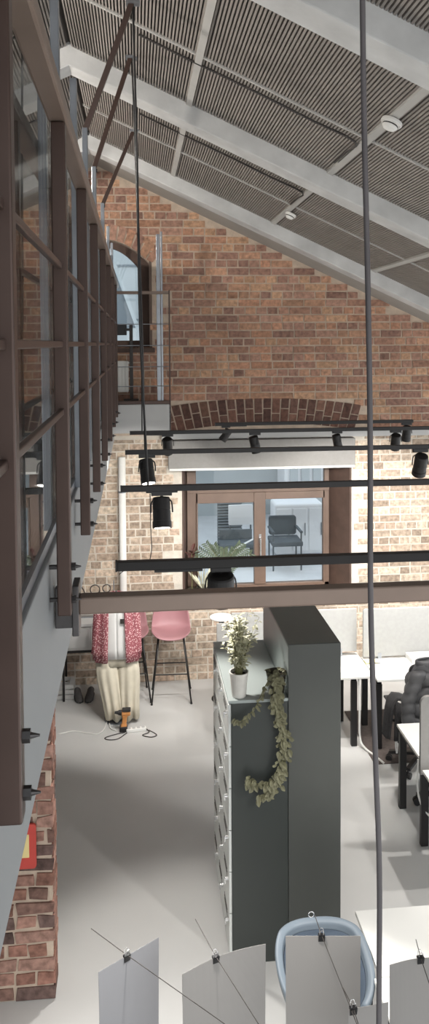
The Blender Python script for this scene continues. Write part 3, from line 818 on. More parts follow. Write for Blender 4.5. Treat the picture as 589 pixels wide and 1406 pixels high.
bm = nb(); box(bm, LX1+.001, LX2-.02, LYa+.0, LYb, 0, TT-.02); obj('body', bm, MA['green_light'], t, bevel=.003)
bm = nb(); box(bm, LX1, LX2, LYa-.006, LYa, 0, TT); obj('end_panel', bm, MA['green_end'], t, bevel=.002)
bm = nb(); box(bm, LX1, LX2, LYa, LYb, TT-.02, TT); obj('top_panel', bm, MA['green_top'], t, bevel=.003)
for k in range(4):
    bm = nb(); box(bm, LX2-.02, LX2, LYa+.004, LYb-.004, .05+k*.515, .05+k*.515+.508); d = obj('drawer', bm, MA['green_dark'], t, bevel=.003)
    bm = nb(); tube(bm, [(LX2,5.45,.4+k*.515),(LX2+.025,5.45,.4+k*.515),(LX2+.025,5.75,.4+k*.515),(LX2,5.75,.4+k*.515)], .006, 6, 3); obj('handle', bm, MA['chrome'], d)

# ------------------------------------------------------------------ bar stools by the wall
def stool(x, y, yaw, label):
    t = thing('bar_stool', label, 'bar stool', (x,y,0), 'pink bar stools against the brick wall')
    rot = Matrix.Rotation(yaw, 3, 'Z')
    T = lambda p: Vector((x,y,0)) + rot @ Vector(p)
    bm = nb(); rg = []
    prof = [(-.215,.735,.17),(-.19,.762,.205),(-.10,.755,.225),(.0,.745,.23),(.10,.75,.23),(.165,.78,.23),(.195,.85,.225),(.21,.93,.215),(.225,1.01,.19),(.228,1.035,.15)]
    for (yy, zz, hw) in prof:
        ring = []
        for i in range(13):
            u = -1+2*i/12
            lift = .05*abs(u)**3 + (.03*abs(u)**2 if yy > .1 else 0)
            fw = -.075*abs(u)**2.5 if yy > .12 else 0
            ring.append(T((u*hw, yy+fw, zz+(lift if yy < .15 else 0))))
        rg.append(ring)
    loft(bm, rg, False, False); obj('seat_shell', bm, MA['pink'], t, smooth=True, solid=.016, sub=1)
    for sx in (-1,1):
        for sy in (-1,1):
            bm = nb(); cyl(bm, T((sx*.14,sy*.12,.735)), T((sx*.225,sy*.205,.008)), .0095, seg=10); cyl(bm, T((sx*.225,sy*.205,0)), T((sx*.225,sy*.205,.012)), .013, seg=10); obj('leg', bm, MA['black'], t, smooth=True)
    bm = nb(); z = .33; k = .14+(.225-.14)*(.735-z)/.727; k2 = .12+(.205-.12)*(.735-z)/.727
    c = [T((a*k,b*k2,z)) for a, b in ((-1,-1),(1,-1),(1,1),(-1,1))]
    for i in range(4): cyl(bm, c[i], c[(i+1)%4], .008, seg=8)
    obj('footrest', bm, MA['black'], t)
    bm = nb(); c = [T((a*.14,b*.12,.732)) for a, b in ((-1,-1),(1,-1),(1,1),(-1,1))]
    for i in range(4): cyl(bm, c[i], c[(i+1)%4], .008, seg=8)
    obj('seat_frame', bm, MA['black'], t)
stool(.375, 9.15, -.04, 'dusty pink bar stool standing right of the floral shirt, fully in view')
stool(-.11, 9.2, .10, 'dusty pink bar stool half hidden behind the floral shirt')

# ------------------------------------------------------------------ outfit on a clothes stand
CX, CY = -.235, 8.66
t = thing('clothes_stand', 'thin metal clothes stand holding the floral shirt and beige trousers', 'clothes stand', (CX,CY,0))
bm = nb(); cyl(bm, (CX,CY,.02), (CX,CY,1.42), .011, seg=12); obj('pole', bm, MA['steel'], t)
bm = nb(); lathe(bm, (CX,CY,0), [(.15,0),(.15,.012),(.03,.02)], 24); obj('base', bm, MA['steel'], t)
bm = nb(); tube(bm, [(CX-.19,CY,1.335),(CX-.1,CY,1.36),(CX,CY,1.385),(CX+.1,CY,1.36),(CX+.19,CY,1.335)], .009, 8); obj('hanger', bm, MA['wood'], t)
def garment(rows, nseg, gap, amp, k, th=0):
    """rows: (z, cx, cy, half-width, half-depth); open at the front by angle gap"""
    bm = nb(); rg = []
    a0, a1 = -PI/2+gap, 1.5*PI-gap
    for j, (z, cx, cy, hw, hd) in enumerate(rows):
        ring = []
        for i in range(nseg+1):
            a = a0+(a1-a0)*i/nseg
            f = 1+amp*(j/(len(rows)-1))*math.sin(k*a+th)*(.6+.4*math.sin(2.3*a+1))
            ring.append((cx+hw*f*math.cos(a), cy+hd*f*math.sin(a), z+.006*math.sin(3*a)*(j==len(rows)-1)))
        rg.append(ring)
    loft(bm, rg, False, False); return bm
t = thing('floral_shirt', 'open red and white floral shirt hanging on the clothes stand', 'shirt', (CX,CY,.66))
rows = [(1.40,CX,CY,.07,.06),(1.375,CX,CY,.14,.075),(1.33,CX,CY,.20,.085),(1.2,CX,CY,.205,.10),(1.05,CX,CY,.215,.11),(.9,CX,CY,.225,.12),(.78,CX,CY,.235,.125),(.665,CX,CY,.24,.13)]
obj('body', garment(rows, 64, .42, .10, 11), MA['floral'], t, smooth=True, solid=.006)
for s in (-1,1):
    bm = nb(); rg = []
    for q, (x, z, r) in enumerate(((.165,1.345,.055),(.185,1.25,.06),(.195,1.1,.058),(.205,.95,.056),(.21,.80,.056),(.212,.74,.06))):
        rg.append([(CX+s*x+r*math.cos(a)*(1+.08*math.sin(5*a+q)), CY-.01+r*.85*math.sin(a)*(1+.1*math.sin(4*a+q)), z) for a in [2*PI*i/20 for i in range(20)]])
    loft(bm, rg, True, False); obj('sleeve', bm, MA['floral'], t, smooth=True, solid=.005)
t = thing('white_tshirt', 'plain white top hanging inside the open floral shirt', 'top', (CX,CY,.7))
rows = [(1.385,CX,CY,.06,.045),(1.35,CX,CY,.15,.055),(1.2,CX,CY,.165,.075),(1.0,CX,CY,.17,.085),(.8,CX,CY,.172,.09),(.69,CX,CY,.175,.092)]
bm = garment(rows, 40, .0, .05, 7); obj('cloth', bm, MA['tee'], t, smooth=True, solid=.004)
bm = nb(); box(bm, CX+.04, CX+.085, CY-.105, CY-.10, 1.09, 1.14); obj('neck_tag', bm, MA['wire_dark'], t)
t = thing('linen_trousers', 'wide beige trousers hanging below the floral shirt almost to the floor', 'trousers', (CX,CY-.02,.06))
bm = nb(); rg = []
for j, (z, hw, hd) in enumerate(((.95,.165,.05),(.85,.19,.055),(.76,.21,.06),(.66,.225,.062),(.60,.228,.062))):
    rg.append([(CX+.0+hw*math.cos(a), CY+hd*math.sin(a)*(1+.05*j*math.sin(9*a)), z) for a in [2*PI*i/48 for i in range(48)]])
loft(bm, rg, True, False); obj('waist', bm, MA['linen'], t, smooth=True, solid=.005)
for s_ in (-1,1):
    bm = nb(); rg = []
    for j, (z, cx, hw, hd) in enumerate(((.66,.115,.108,.06),(.55,.12,.118,.062),(.42,.12,.118,.066),(.3,.115,.112,.07),(.18,.112,.108,.075),(.045,.11,.105,.08))):
        sh = (.085 if s_ < 0 else .02)*max(0,(.62-z))/.57
        ring = []
        for i in range(64):
            a = 2*PI*i/64; fo = .05+.05*j
            ring.append((CX+s_*cx+sh+hw*math.cos(a), CY-.012*j+hd*math.sin(a)*(1+fo*math.sin(8*a+s_+.25*j)*.9), z+(.012*math.sin(5*a+s_) if j == 5 else 0)))
        rg.append(ring)
    loft(bm, rg, True, False); obj('trouser_leg', bm, MA['linen'], t, smooth=True, solid=.005)

# ------------------------------------------------------------------ orange tool, power strip, wires on the floor
t = thing('cordless_drill', 'small orange and black power tool standing on the floor before the trousers', 'power tool', (-.165,8.38,0))
bx, by = -.165, 8.38
bm = nb(); box(bm, bx-.045, bx+.04, by-.04, by+.04, .0, .055); obj('battery', bm, MA['black_plastic'], t, bevel=.01)
bm = nb(); loft(bm, [[(bx+ox+sx*a, by+sy*b, z) for sx, sy in ((-1,-1),(1,-1),(1,1),(-1,1))] for z, ox, a, b in ((.05,.0,.034,.03),(.08,.004,.024,.02),(.14,.010,.024,.02),(.17,.012,.034,.026))]); obj('grip', bm, MA['orange'], t, bevel=.008)
bm = nb(); cyl(bm, (bx+.07,by,.195), (bx-.02,by,.195), .034, seg=20); obj('motor_housing', bm, MA['orange'], t, bevel=.008)
bm = nb(); cyl(bm, (bx-.02,by,.197), (bx-.055,by,.2), .031, .026, 18); cyl(bm, (bx-.055,by,.2), (bx-.095,by,.202), .02, .012, 16); obj('chuck', bm, MA['black_plastic'], t)
bm = nb(); box(bm, bx-.015, bx+.075, by-.037, by+.037, .215, .24); obj('top_cover', bm, MA['black_plastic'], t, bevel=.008)
t = thing('power_strip', 'white power strip on the floor beside the orange tool', 'power strip', (-.05,8.33,0))
q = Matrix.Rotation(.12, 3, 'Z')
bm = nb(); box(bm, -.105, .105, -.026, .026, 0, .036)
for v in bm.verts: v.co = q @ v.co + Vector((-.035,8.36,0))
obj('strip_body', bm, MA['white'], t, bevel=.006)
bm = nb()
for i in range(4): cyl(bm, q @ Vector((-.075+i*.05,0,.034))+Vector((-.035,8.36,0)), q @ Vector((-.075+i*.05,0,.038))+Vector((-.035,8.36,0)), .019, seg=14)
obj('sockets', bm, MA['light_grey'], t)
cable('floor_cable', [(-.15,8.33,.008),(-.25,8.30,.006),(-.36,8.235,.006),(-.31,8.19,.006),(-.22,8.205,.006),(-.13,8.32,.006)], .0045, MA['wire_dark'], 'dark cable looping on the floor left of the white power strip')
cable('floor_cable', [(.07,8.37,.008),(.12,8.33,.006),(.18,8.24,.006),(.12,8.20,.006),(.03,8.25,.006),(.10,8.30,.012),(.06,8.40,.006),(-.02,8.43,.006)], .0045, MA['wire_dark'], 'dark cable looping on the floor right of the white power strip')
cable('floor_cable', [(-.85,8.37,.006),(-.70,8.42,.006),(-.55,8.36,.006),(-.45,8.33,.006),(-.38,8.40,.01),(-.335,8.66,.01),(-.31,8.45,.008),(-.25,8.38,.006)], .006, MA['white_matte'], 'white cable zigzagging on the floor left of the orange tool')

# ------------------------------------------------------------------ grey console, wire number sign, things below it
t = thing('console_table', 'pale grey console with dark underside left of the floral shirt', 'console', (-.85,9.3,0))
bm = nb(); box(bm, -1.6, -.535, 9.12, 9.56, .60, .88); obj('case', bm, MA['light_grey'], t, bevel=.006)
bm = nb(); box(bm, -1.62, -.515, 9.10, 9.57, .88, .915); obj('top_board', bm, MA['light_grey'], t, bevel=.004)
bm = nb(); box(bm, -1.6, -.535, 9.115, 9.56, .572, .60); obj('bottom_board', bm, MA['black'], t, bevel=.003)
for x in (-1.55, -.86):
    for y in (9.16, 9.5):
        bm = nb(); cyl(bm, (x,y,0), (x,y,.575), .013, seg=10); obj('leg', bm, MA['black'], t)
bm = nb(); box(bm, -1.07, -.56, 9.108, 9.121, .63, .86); d = obj('drawer', bm, MA['light_grey'], t, bevel=.004)
bm = nb(); box(bm, -.83, -.78, 9.09, 9.11, .75, .77); obj('drawer_pull', bm, MA['bolt'], d)
t = thing('wire_number_sign', 'black wire numerals reading 098 standing on the grey console', 'sign', (-.45,9.3,.915))
def ring(bm, cx, cz, r, a0=0, a1=2*PI, y=9.33):
    n = 20; tube(bm, [(cx+r*math.cos(a0+(a1-a0)*i/n), y, cz+r*math.sin(a0+(a1-a0)*i/n)) for i in range(n+1)], .007, 6, 1)
bm = nb(); 
tube(bm, [(-.695+.075*math.cos(a), 9.33, 1.18+.105*math.sin(a)) for a in [2*PI*i/24 for i in range(25)]], .007, 6, 1); obj('numeral_zero', bm, MA['wire_dark'], t)
bm = nb(); ring(bm, -.50, 1.235, .055); tube(bm, [(-.445,9.33,1.235),(-.45,9.33,1.16),(-.475,9.33,1.09),(-.52,9.33,1.07)], .007, 6, 4); obj('numeral_nine', bm, MA['wire_dark'], t)
bm = nb(); ring(bm, -.365, 1.245, .046); ring(bm, -.365, 1.135, .062); obj('numeral_eight', bm, MA['wire_dark'], t)
bm = nb(); box(bm, -.80, -.50, 9.30, 9.36, .915, .927); box(bm, -.72, -.70, 9.32, 9.34, .927, 1.08)
cyl(bm, (-.282,9.33,1.06), (-.282,9.33,1.34), .006, seg=8); box(bm, -.80, -.27, 9.325, 9.335, 1.055, 1.07); obj('stand', bm, MA['steel'], t)
def shoe(x, y, a, label):
    bm = nb(); q = Matrix.Rotation(a, 3, 'Z'); rg = []
    for (s, w, h) in ((-.13,.012,.03),(-.12,.036,.085),(-.07,.04,.10),(-.02,.042,.075),(.04,.047,.055),(.09,.045,.048),(.125,.03,.036),(.138,.008,.02)):
        rg.append([q @ Vector((s, w*math.cos(b), max(0,h*.5+h*.5*math.sin(b)))) + Vector((x,y,0)) for b in [2*PI*i/14 for i in range(14)]])
    loft(bm, rg); t = thing('shoe', label, 'shoe', (x,y,0), 'dark shoes under the grey console')
    obj('upper', bm, MA['shoe'], t, smooth=True)
    bm = nb(); loft(bm, [[q @ Vector((s,w,z))+Vector((x,y,0)) for s, w in ((-.135,-.02),(-.1,-.042),(.06,-.05),(.12,-.034),(.142,0),(.12,.034),(.06,.05),(-.1,.042),(-.135,.02))] for z in (0,.018)]); obj('sole', bm, MA['black_plastic'], t)
shoe(-.70, 9.22, -PI/2+.2, 'dark grey shoe under the console, the left one of the pair')
shoe(-.57, 9.22, -PI/2-.1, 'dark grey shoe under the console, the right one of the pair')
t = thing('storage_crate', 'small pale open crate on the floor under the grey console', 'crate', (-.85,9.3,0))
bm = nb()
for z in (.01,.07,.13): box(bm, -.80, -.75, 9.2, 9.42, z, z+.045)
for z in (.01,.07,.13): box(bm, -1.0, -.75, 9.19, 9.2, z, z+.045); box(bm, -1.0,-.75,9.42,9.43,z,z+.045); box(bm, -1.0,-.99,9.2,9.42,z,z+.045)
obj('slats', bm, MA['light_grey'], t)
bm = nb(); box(bm, -.99, -.76, 9.2, 9.42, 0, .01); obj('bottom', bm, MA['light_grey'], t)

# ------------------------------------------------------------------ round bar table, screens and desks at the back
t = thing('round_table', 'white round bar table behind the low grey screen near the window', 'table', (.95,9.02,0))
bm = nb(); lathe(bm, (.95,9.02,.945), [(.125,0),(.135,.008),(.135,.018),(.125,.022)], 40); obj('tabletop', bm, MA['white'], t)
bm = nb(); cyl(bm, (.95,9.02,.02), (.95,9.02,.946), .03); obj('column', bm, MA['black'], t)
bm = nb(); lathe(bm, (.95,9.02,0), [(.12,0),(.12,.012),(.04,.025)], 32); obj('foot', bm, MA['black'], t)

def screen(x0, x1, y, z0, z1, label, m='screen', corners=(0,0,1,1), r=.05, grip=.0):
    t = thing('desk_screen', label, 'desk screen', ((x0+x1)/2,y,z0), 'grey felt desk screens')
    bm = nb(); rprism(bm, x0, x1, z0, z1, y-.015, y+.015, r, 6, corners); obj('panel', bm, MA[m], t, bevel=.004)
    bm = nb()
    for x in (x0+.18, x1-.18):
        if grip: box(bm, x-.03, x+.03, y-grip, y+grip, z0+.0, z0+.045)
        else: box(bm, x-.02, x+.02, y-.017, y+.03, z0-.065, z0+.04)
    obj('clamp', bm, MA['steel'], t)

def desk(x0, x1, y0, y1, label, legs, z=.73, beam=True):
    t = thing('office_desk', label, 'desk', ((x0+x1)/2,(y0+y1)/2,0), 'white office desks')
    bm = nb(); box(bm, x0, x1, y0, y1, z-.024, z); obj('desktop', bm, MA['white'], t, bevel=.003)
    ym = (y0+y1)/2
    for x in legs:
        for ya in (y0+.03, y1-.075):
            bm = nb(); box(bm, x-.03, x+.03, ya, ya+.045, .0, z-.06); obj('leg', bm, MA['black'], t, bevel=.003)
        bm = nb(); box(bm, x-.025, x+.025, y0+.04, y1-.04, z-.06, z-.024); obj('cross_bar', bm, MA['black'], t)
    if beam and len(legs) > 1:
        bm = nb(); box(bm, min(legs), max(legs), ym-.03, ym+.03, z-.07, z-.03); obj('frame_beam', bm, MA['black'], t)
    return t
desk(.95, 2.362, 7.76, 8.40, 'white office desk in the back row beside the tall cabinet', (1.02,2.17))
desk(2.372, 3.8, 7.665, 8.27, 'white office desk in the back row with the yellow notepad', (2.40,3.7))
screen(.98, 2.335, 8.31, .78, 1.245, 'long grey felt screen on the back desk, seen both sides of tall cabinet', corners=(0,0,1,1), r=.012)
screen(2.375, 3.75, 8.20, .755, 1.27, 'grey felt screen behind the desk with the yellow notepad', r=.03)
screen(.872, 2.2, 8.80, .66, .965, 'low grey screen standing behind the back desk near the round table', r=.01)
# support of the rear low screen
desk(.9, 2.2, 8.44, 8.86, 'low white shelf desk behind the back desk under rear screen', (1.0,2.1), z=.64)
t = thing('notepad', 'pale yellow notepad on the back row desk next to the cable', 'notepad', (2.43,8.12,.73))
bm = nb(); box(bm, 2.37, 2.50, 8.06, 8.15, .731, .742); obj('pages', bm, MA['yellow'], t)
bm = nb(); box(bm, 2.39, 2.52, 8.04, 8.045, .742, .748); obj('pen', bm, MA['wire_dark'], t)
t = thing('storage_box', 'pale flat box on the back row desk by the puffer jacket', 'box', (2.95,8.05,.73))
bm = nb(); box(bm, 2.83, 3.2, 7.97, 8.17, .7305, .75); obj('base', bm, MA['white_matte'], t, bevel=.006)
bm = nb(); box(bm, 2.83, 3.2, 7.97, 8.17, .75, .80); obj('lid', bm, MA['light_grey'], t, bevel=.006)
cable('desk_cable', [(2.215,7.80,.70),(2.215,7.76,.4),(2.22,7.76,.1),(2.26,7.70,.02),(2.32,7.55,.012),(2.36,7.42,.012)], .011, MA['white_matte'], 'white power cable dropping from the back desk onto the floor')

bm = nb(); box(bm, 2.27, 4.2, 7.42, 8.55, .0, .009); tag(obj('desk_shadow', bm, MA['desk_shadow'], bevel=.003), 'thin dark brown sheet painting the shadow under the back row desks', 'desk_shadow')  # thin dark sheet stands in for the shade the desks cast

# chair with jacket
def office_chair(x, y, yaw, label):
    t = thing('office_chair', label, 'office chair', (x,y,0))
    rot = Matrix.Rotation(yaw, 3, 'Z'); T = lambda p: Vector((x,y,0)) + rot @ Vector(p)
    for k in range(5):
        a = 2*PI*k/5+.2; ex, ey = .30*math.cos(a), .30*math.sin(a)
        bm = nb(); bar(bm, T((0,0,.12)), T((ex,ey,.085)), .045, .03); p = obj('base_arm', bm, MA['black_plastic'], t, bevel=.005)
        bm = nb(); s = Vector((-math.sin(a),math.cos(a),0))
        for g in (-.018,.018): cyl(bm, T(Vector((ex,ey,.03))+s*(g-.011)), T(Vector((ex,ey,.03))+s*(g+.011)), .03, seg=16)
        cyl(bm, T((ex,ey,.03)), T((ex,ey,.085)), .009, seg=8); obj('caster', bm, MA['black_plastic'], p)
    bm = nb(); cyl(bm, T((0,0,.10)), T((0,0,.43)), .028); obj('gas_column', bm, MA['black'], t)
    bm = nb(); box(bm, -.23, .23, -.23, .23, .43, .50)
    for v in bm.verts: v.co = T(v.co)
    obj('seat', bm, MA['black_plastic'], t, bevel=.03, segs=4)
    bm = nb(); rprism(bm, -.21, .21, .60, 1.10, -.27, -.235, .06)
    for v in bm.verts: v.co = T(v.co)
    obj('backrest', bm, MA['black_plastic'], t, bevel=.01)
    bm = nb(); bar(bm, T((0,-.2,.45)), T((0,-.28,.75)), .07, .02, (0,1,0)); obj('back_support', bm, MA['black'], t)
    for s in (-1,1):
        bm = nb(); tube(bm, [T((s*.2,0,.46)),T((s*.29,0,.47)),T((s*.29,0,.62))], .014, 8); q = obj('armrest_post', bm, MA['black'], t)
        bm = nb(); box(bm, s*.29-.035, s*.29+.035, -.13, .15, .62, .645)
        for v in bm.verts: v.co = T(v.co)
        obj('armrest', bm, MA['black_plastic'], t, bevel=.01)
    return t
HX, HY = 2.71, 7.37
office_chair(HX, HY, 0, 'black office chair wearing a puffer jacket at the back row desk')
t = thing('puffer_jacket', 'dark grey quilted puffer jacket draped over the office chair back', 'jacket', (HX,HY-.27,.55))
bm = nb(); rg = []
nz = 46
for j in range(nz+1):
    z = .50+(1.13-.50)*j/nz; u = (z-.5)/.63
    q = abs(math.sin(u*PI*4.6))**.5
    hw = .265-.02*u-(.12*max(0,(u-.72)/.28)**1.6); hd = .085*(1-.35*max(0,(u-.8)/.2))
    k = .70+.30*q
    rg.append([(HX+hw*(.95+.05*q)*math.copysign(abs(math.cos(a))**.7,math.cos(a)), HY-.27+hd*k*math.copysign(abs(math.sin(a))**.7,math.sin(a))+.008*math.sin(5*a+u*9), z+.008*math.sin(7*a)) for a in [2*PI*i/40 for i in range(40)]])
loft(bm, rg); obj('body', bm, MA['puffer'], t, smooth=True)
for s in (-1,1):
    bm = nb(); rg = []
    for j in range(31):
        u = j/30; q = abs(math.sin(u*PI*6))**.55
        c = Vector((HX+s*(.15+.11*min(1,u*2.2)), HY-.36-.03*u, 1.07-.55*u)); r = (.075-.012*u)*(.82+.18*q)
        rg.append([c+Vector((r*math.cos(a), r*.8*math.sin(a), .01*math.sin(a*3))) for a in [2*PI*i/18 for i in range(18)]])
    loft(bm, rg); obj('sleeve', bm, MA['puffer'], t, smooth=True)
bm = nb(); rg = []
for z, w, d in ((1.08,.14,.06),(1.11,.15,.065),(1.135,.15,.06),(1.15,.14,.05)):
    rg.append([(HX+w*math.cos(a), HY-.27+d*math.sin(a), z) for a in [2*PI*i/24 for i in range(24)]])
loft(bm, rg, True, False); obj('collar', bm, MA['puffer'], t, smooth=True, solid=.012)
t = thing('scarf', 'charcoal wool scarf with pale fringe hanging off the chair armrest', 'scarf', (2.43,7.36,.66))
bm = nb(); rg = []
for (x, z, y) in ((2.60,.655,7.34),(2.50,.70,7.33),(2.43,.715,7.32),(2.385,.68,7.30),(2.365,.60,7.29),(2.35,.50,7.28),(2.335,.40,7.27),(2.33,.36,7.27)):
    rg.append([(x+.012*math.sin(v*7), y-.09+.18*v, z+.012*math.cos(v*9)) for v in [i/12 for i in range(13)]])
loft(bm, rg, False, False); obj('cloth', bm, MA['scarf'], t, smooth=True, solid=.03)
bm = nb(); rg = []
for (x, z, y) in ((2.47,.70,7.22),(2.465,.6,7.2),(2.455,.5,7.19),(2.45,.42,7.18),(2.45,.34,7.18)):
    rg.append([(x-.06+.12*v, y+.014*math.sin(v*10), z+.008*math.cos(v*9)) for v in [i/12 for i in range(13)]])
loft(bm, rg, False, False); obj('cloth_end', bm, MA['scarf'], t, smooth=True, solid=.02)
bm = nb()
for i in range(14):
    x = 2.395+.108*i/13; tube(bm, [(x,7.18,.345),(x+R.uniform(-.008,.008),7.178,.29),(x+R.uniform(-.015,.015),7.176,.235)], .0035, 5, 3)
obj('fringe', bm, MA['fringe'], t)

# middle desks at the right edge
desk(2.262, 3.6, 6.115, 6.75, 'white office desk at right in front of the puffer jacket', (2.30,3.5))
desk(2.215, 3.6, 5.36, 5.985, 'white office desk at the right edge nearer than the grey divider', (2.50,3.5))
screen(2.218, 3.55, 6.05, .66, 1.295, 'tall mid grey divider between the two desks at the right edge', 'screen_dark', r=.06, grip=.12)
# chair tucked under the near one of these desks
office_chair(2.74, 6.70, PI/2, 'black office chair tucked under the right edge desk, only wheels showing')
cable('desk_cable', [(2.262,6.2,.70),(2.25,6.19,.5),(2.27,6.17,.36),(2.34,6.15,.25),(2.45,6.2,.2)], .009, MA['white_matte'], 'white cable dangling beside the leg of the right edge desk')
# front desk
desk(1.262, 2.75, 4.01, 4.51, 'white desk in the lower right corner, far half behind the seam', (1.32,2.6))
desk(1.225, 2.75, 3.3, 4.004, 'white desk in the lower right corner, near half under grey sheet', (1.32,2.6))

# ------------------------------------------------------------------ blue tub chair
TX, TY = .975, 4.10
t = thing('tub_chair', 'dusty blue tub armchair in front of the tall cabinet', 'armchair', (TX,TY,0))
def tubring(z, hw, hd, drop, inn=0):
    out = []
    for i in range(41):
        a = -.30*PI + 1.60*PI*i/40          # opens towards the viewer
        s = math.sin(a)
        zz = z - drop*max(0,(.55-s))*.35
        out.append((TX+.01+hw*math.copysign(abs(math.cos(a))**.8,math.cos(a)), TY+.02+hd*math.copysign(abs(s)**.8,s), zz))
    return out
bm = nb()
loft(bm, [tubring(.42,.13,.14,0),tubring(.50,.165,.17,.05),tubring(.62,.205,.205,.14),tubring(.74,.235,.228,.26),tubring(.805,.247,.235,.33),tubring(.82,.240,.228,.34)], False, False)
obj('shell', bm, MA['blue'], t, smooth=True, solid=.044, sub=1)
bm = nb(); lathe(bm, (TX+.01,TY+.02,.41), [(.12,0),(.14,.02),(.145,.05),(.13,.075)], 30); obj('seat_cushion', bm, MA['blue_in'], t, smooth=True)
bm = nb(); loft(bm, [[(TX+.01+(x-TX-.01)*.87, TY+.02+(y-TY-.02)*.87, z-.025) for x,y,z in tubring(.80,.246,.234,.33)],
                     [(TX+.01+(x-TX-.01)*.87, TY+.02+(y-TY-.02)*.87, z) for x,y,z in tubring(.48,.155,.16,.03)]], False, False); obj('lining', bm, MA['blue_in'], t, smooth=True, solid=.006)
bm = nb(); n = 16; tube(bm, [(TX-.01+.016*math.cos(2*PI*i/n), TY+.262, .838+.016*math.sin(2*PI*i/n)) for i in range(n+1)], .003, 6, 1); obj('pull_ring', bm, MA['chrome'], t)
for sx in (-1,1):
    for sy in (-1,1):
        bm = nb(); cyl(bm, (TX+.01+sx*.12,TY+.02+sy*.12,.42), (TX+.01+sx*.2,TY+.02+sy*.19,0), .014, .010, 12); obj('leg', bm, MA['black'], t)

# ------------------------------------------------------------------ paper sheets clipped on thin wires
def sheet(p0, p1, clipt, h, m, label, wire, bow=.0, twist=0):
    """hangs from its clip; top edge from p0 to p1"""
    p0, p1 = Vector(p0), Vector(p1); d = (p1-p0); L = d.length; d.normalize(); nrm = Vector((d.y,-d.x,0))
    cp = p0.lerp(p1, clipt)
    t = thing('hanging_paper_sheet', label, 'paper sheet', cp, 'paper sheets clipped on thin wires')
    bm = nb(); rg = []
    for j in range(9):
        v = j/8
        rg.append([p0+d*L*i/12 + nrm*(bow*math.sin(PI*i/12)*(1-.5*v)+.01*v*math.sin(3*i/12+1)) - Vector((0,0,h*v)) for i in range(13)])
    loft(bm, rg, False, False); obj('paper', bm, MA[m], t, solid=.0012)
    bm = nb(); c = cp + nrm*bow*math.sin(PI*clipt)
    w = .013
    loft(bm, [[c+d*a+nrm*b+Vector((0,0,z)) for a, b in ((-w,-q),(w,-q),(w,q),(-w,q))] for z, q in ((-.022,.0025),(.002,.008),(.006,.008))]); p = obj('binder_clip', bm, MA['clip'], t)
    bm = nb()
    for s in (-1,1): tube(bm, [c+d*-.008+nrm*s*.004+Vector((0,0,.004)), c+d*-.006+nrm*s*.008+Vector((0,0,.024)), c+d*.006+nrm*s*.008+Vector((0,0,.024)), c+d*.008+nrm*s*.004+Vector((0,0,.004))], .0012, 5, 3)
    obj('clip_handle', bm, MA['chrome'], p)
    if wire:
        a, b = Vector(wire[0]), Vector(wire[1]); e = (b-a).normalized()
        bm = nb(); tube(bm, [a, c+Vector((0,0,.003)), b, b+e*.5], .0016, 6, 1); obj('wire', bm, MA['wire_dark'], t)
ZS = 1.76
sheet((-.162,2.916,ZS),(.067,3.068,ZS), .46, .42, 'paper_cool', 'cool grey sheet hanging from a clip, leftmost along the bottom', ((-.201,3.145,ZS),(.262,2.661,ZS)))
sheet((.148,2.873,ZS),(.481,2.990,ZS), .42, .42, 'paper', 'slightly curved warm grey sheet on a clip, left of the tub chair', ((.218,3.153,ZS),(.397,2.629,ZS)), bow=-.022)
sheet((.566,3.023,ZS),(.860,2.992,ZS), .48, .42, 'paper', 'grey sheet on a clip hanging squarely in front of the tub chair', ((.706,3.12,ZS),(.73,2.648,ZS)))
sheet((.927,2.836,ZS),(1.16,2.846,ZS), .55, .42, 'paper', 'grey sheet on a clip at the right corner over the white desk', ((1.07,2.95,ZS),(1.02,2.5,ZS)), bow=-.015)
sheet((.72,2.655,ZS),(.869,2.671,ZS), .12, .42, 'paper', 'lowest grey sheet on a clip below the one before the tub chair', ((.725,2.75,ZS),(.735,2.45,ZS)))

# ------------------------------------------------------------------ light
w = bpy.data.worlds.new('World'); SC.world = w; w.use_nodes = True
nt = w.node_tree; bg = nt.nodes['Background']
sky = nt.nodes.new('ShaderNodeMix'); sky.data_type = 'RGBA'
tc = nt.nodes.new('ShaderNodeTexCoord'); sx = nt.nodes.new('ShaderNodeSeparateXYZ')
nt.links.new(tc.outputs['Generated'], sx.inputs[0]); nt.links.new(sx.outputs['Z'], sky.inputs['Factor'])
sky.inputs['A'].default_value = (.92,.93,.93,1); sky.inputs['B'].default_value = (.74,.81,.88,1)
nt.links.new(sky.outputs['Result'], bg.inputs['Color']); bg.inputs['Strength'].default_value = 1.6

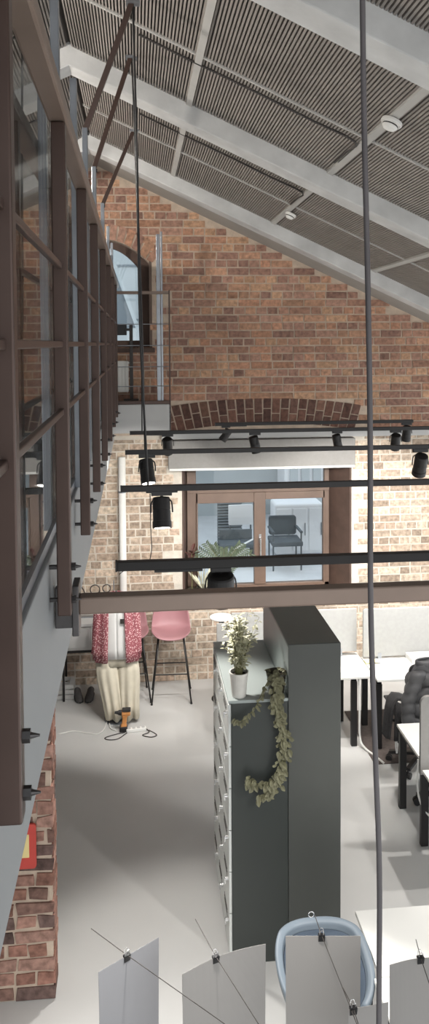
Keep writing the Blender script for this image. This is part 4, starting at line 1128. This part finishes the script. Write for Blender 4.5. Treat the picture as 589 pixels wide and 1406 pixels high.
def spot(p, d, power, size=70, blend=.6, col=(1,.96,.91), rad=.04):
    l = bpy.data.lights.new('spot', 'SPOT'); l.energy = power; l.spot_size = math.radians(size); l.spot_blend = blend; l.color = col; l.shadow_soft_size = rad
    o = bpy.data.objects.new('spot_lamp', l); COL.objects.link(o); o.location = p
    o.rotation_euler = Vector(d).to_track_quat('-Z','Y').to_euler(); return o
for p, d, pw in LIGHTS:
    if p.y > 5.5 and d.y > 0: spot(p, (d.x, 1, -.95), pw*2.2, 84, .3)
    else: spot(p, d, pw*2.6)
# added unseen fill lamps, brightening the bricks and glass of the mezzanine
for p in ((-1.9,7.2,5.6),(-1.9,4.2,5.6)):
    l = bpy.data.lights.new('mezz_fill', 'POINT'); l.energy = 380; l.color = (1,.94,.86); l.shadow_soft_size = .15
    o = bpy.data.objects.new('mezz_fill_light', l); COL.objects.link(o); o.location = p
# added fill spots with no modelled heads, nearly all out of view
for p, d, pw in (((3.1,5.77,3.2),(0,-.1,-1),160),((3.3,7.03,3.2),(0,1,-.95),125),((-.02,7.03,3.2),(-.12,1,-.95),75),((2.2,2.8,3.2),(-.1,.5,-1),150),((3.6,4.31,3.2),(-.1,.2,-1),150),((2.9,7.66,3.2),(-.1,.3,-1),150)):
    spot(p, d, pw, 80)

# ------------------------------------------------------------------ camera
cam = bpy.data.cameras.new('Camera'); co = bpy.data.objects.new('Camera', cam); COL.objects.link(co)
Xr = Vector((0.99516171, -0.01029251, 0.09771)); Yf = Vector((-0.09806759, -0.04338474, 0.99423363)); Zu = Vector((-0.00599403, -0.99900542, -0.04418419))
# camera axes in world: right, up, back
right = Vector((Xr[0], Yf[0], Zu[0])); down = Vector((Xr[1], Yf[1], Zu[1])); fwd = Vector((Xr[2], Yf[2], Zu[2]))
up = -down; back = -fwd
co.matrix_world = Matrix(((right.x,up.x,back.x,0),(right.y,up.y,back.y,0),(right.z,up.z,back.z,EYE),(0,0,0,1)))
cam.sensor_fit = 'VERTICAL'; cam.sensor_height = 36; cam.lens = 1100/1406*36
cam.shift_y = -(703-520)/1406
cam.clip_start = .02
SC.camera = co
SC.view_settings.view_transform = 'Standard'; SC.view_settings.look = 'None'
SC.view_settings.exposure = .25; SC.view_settings.gamma = 1; SC.view_settings.use_curve_mapping = False
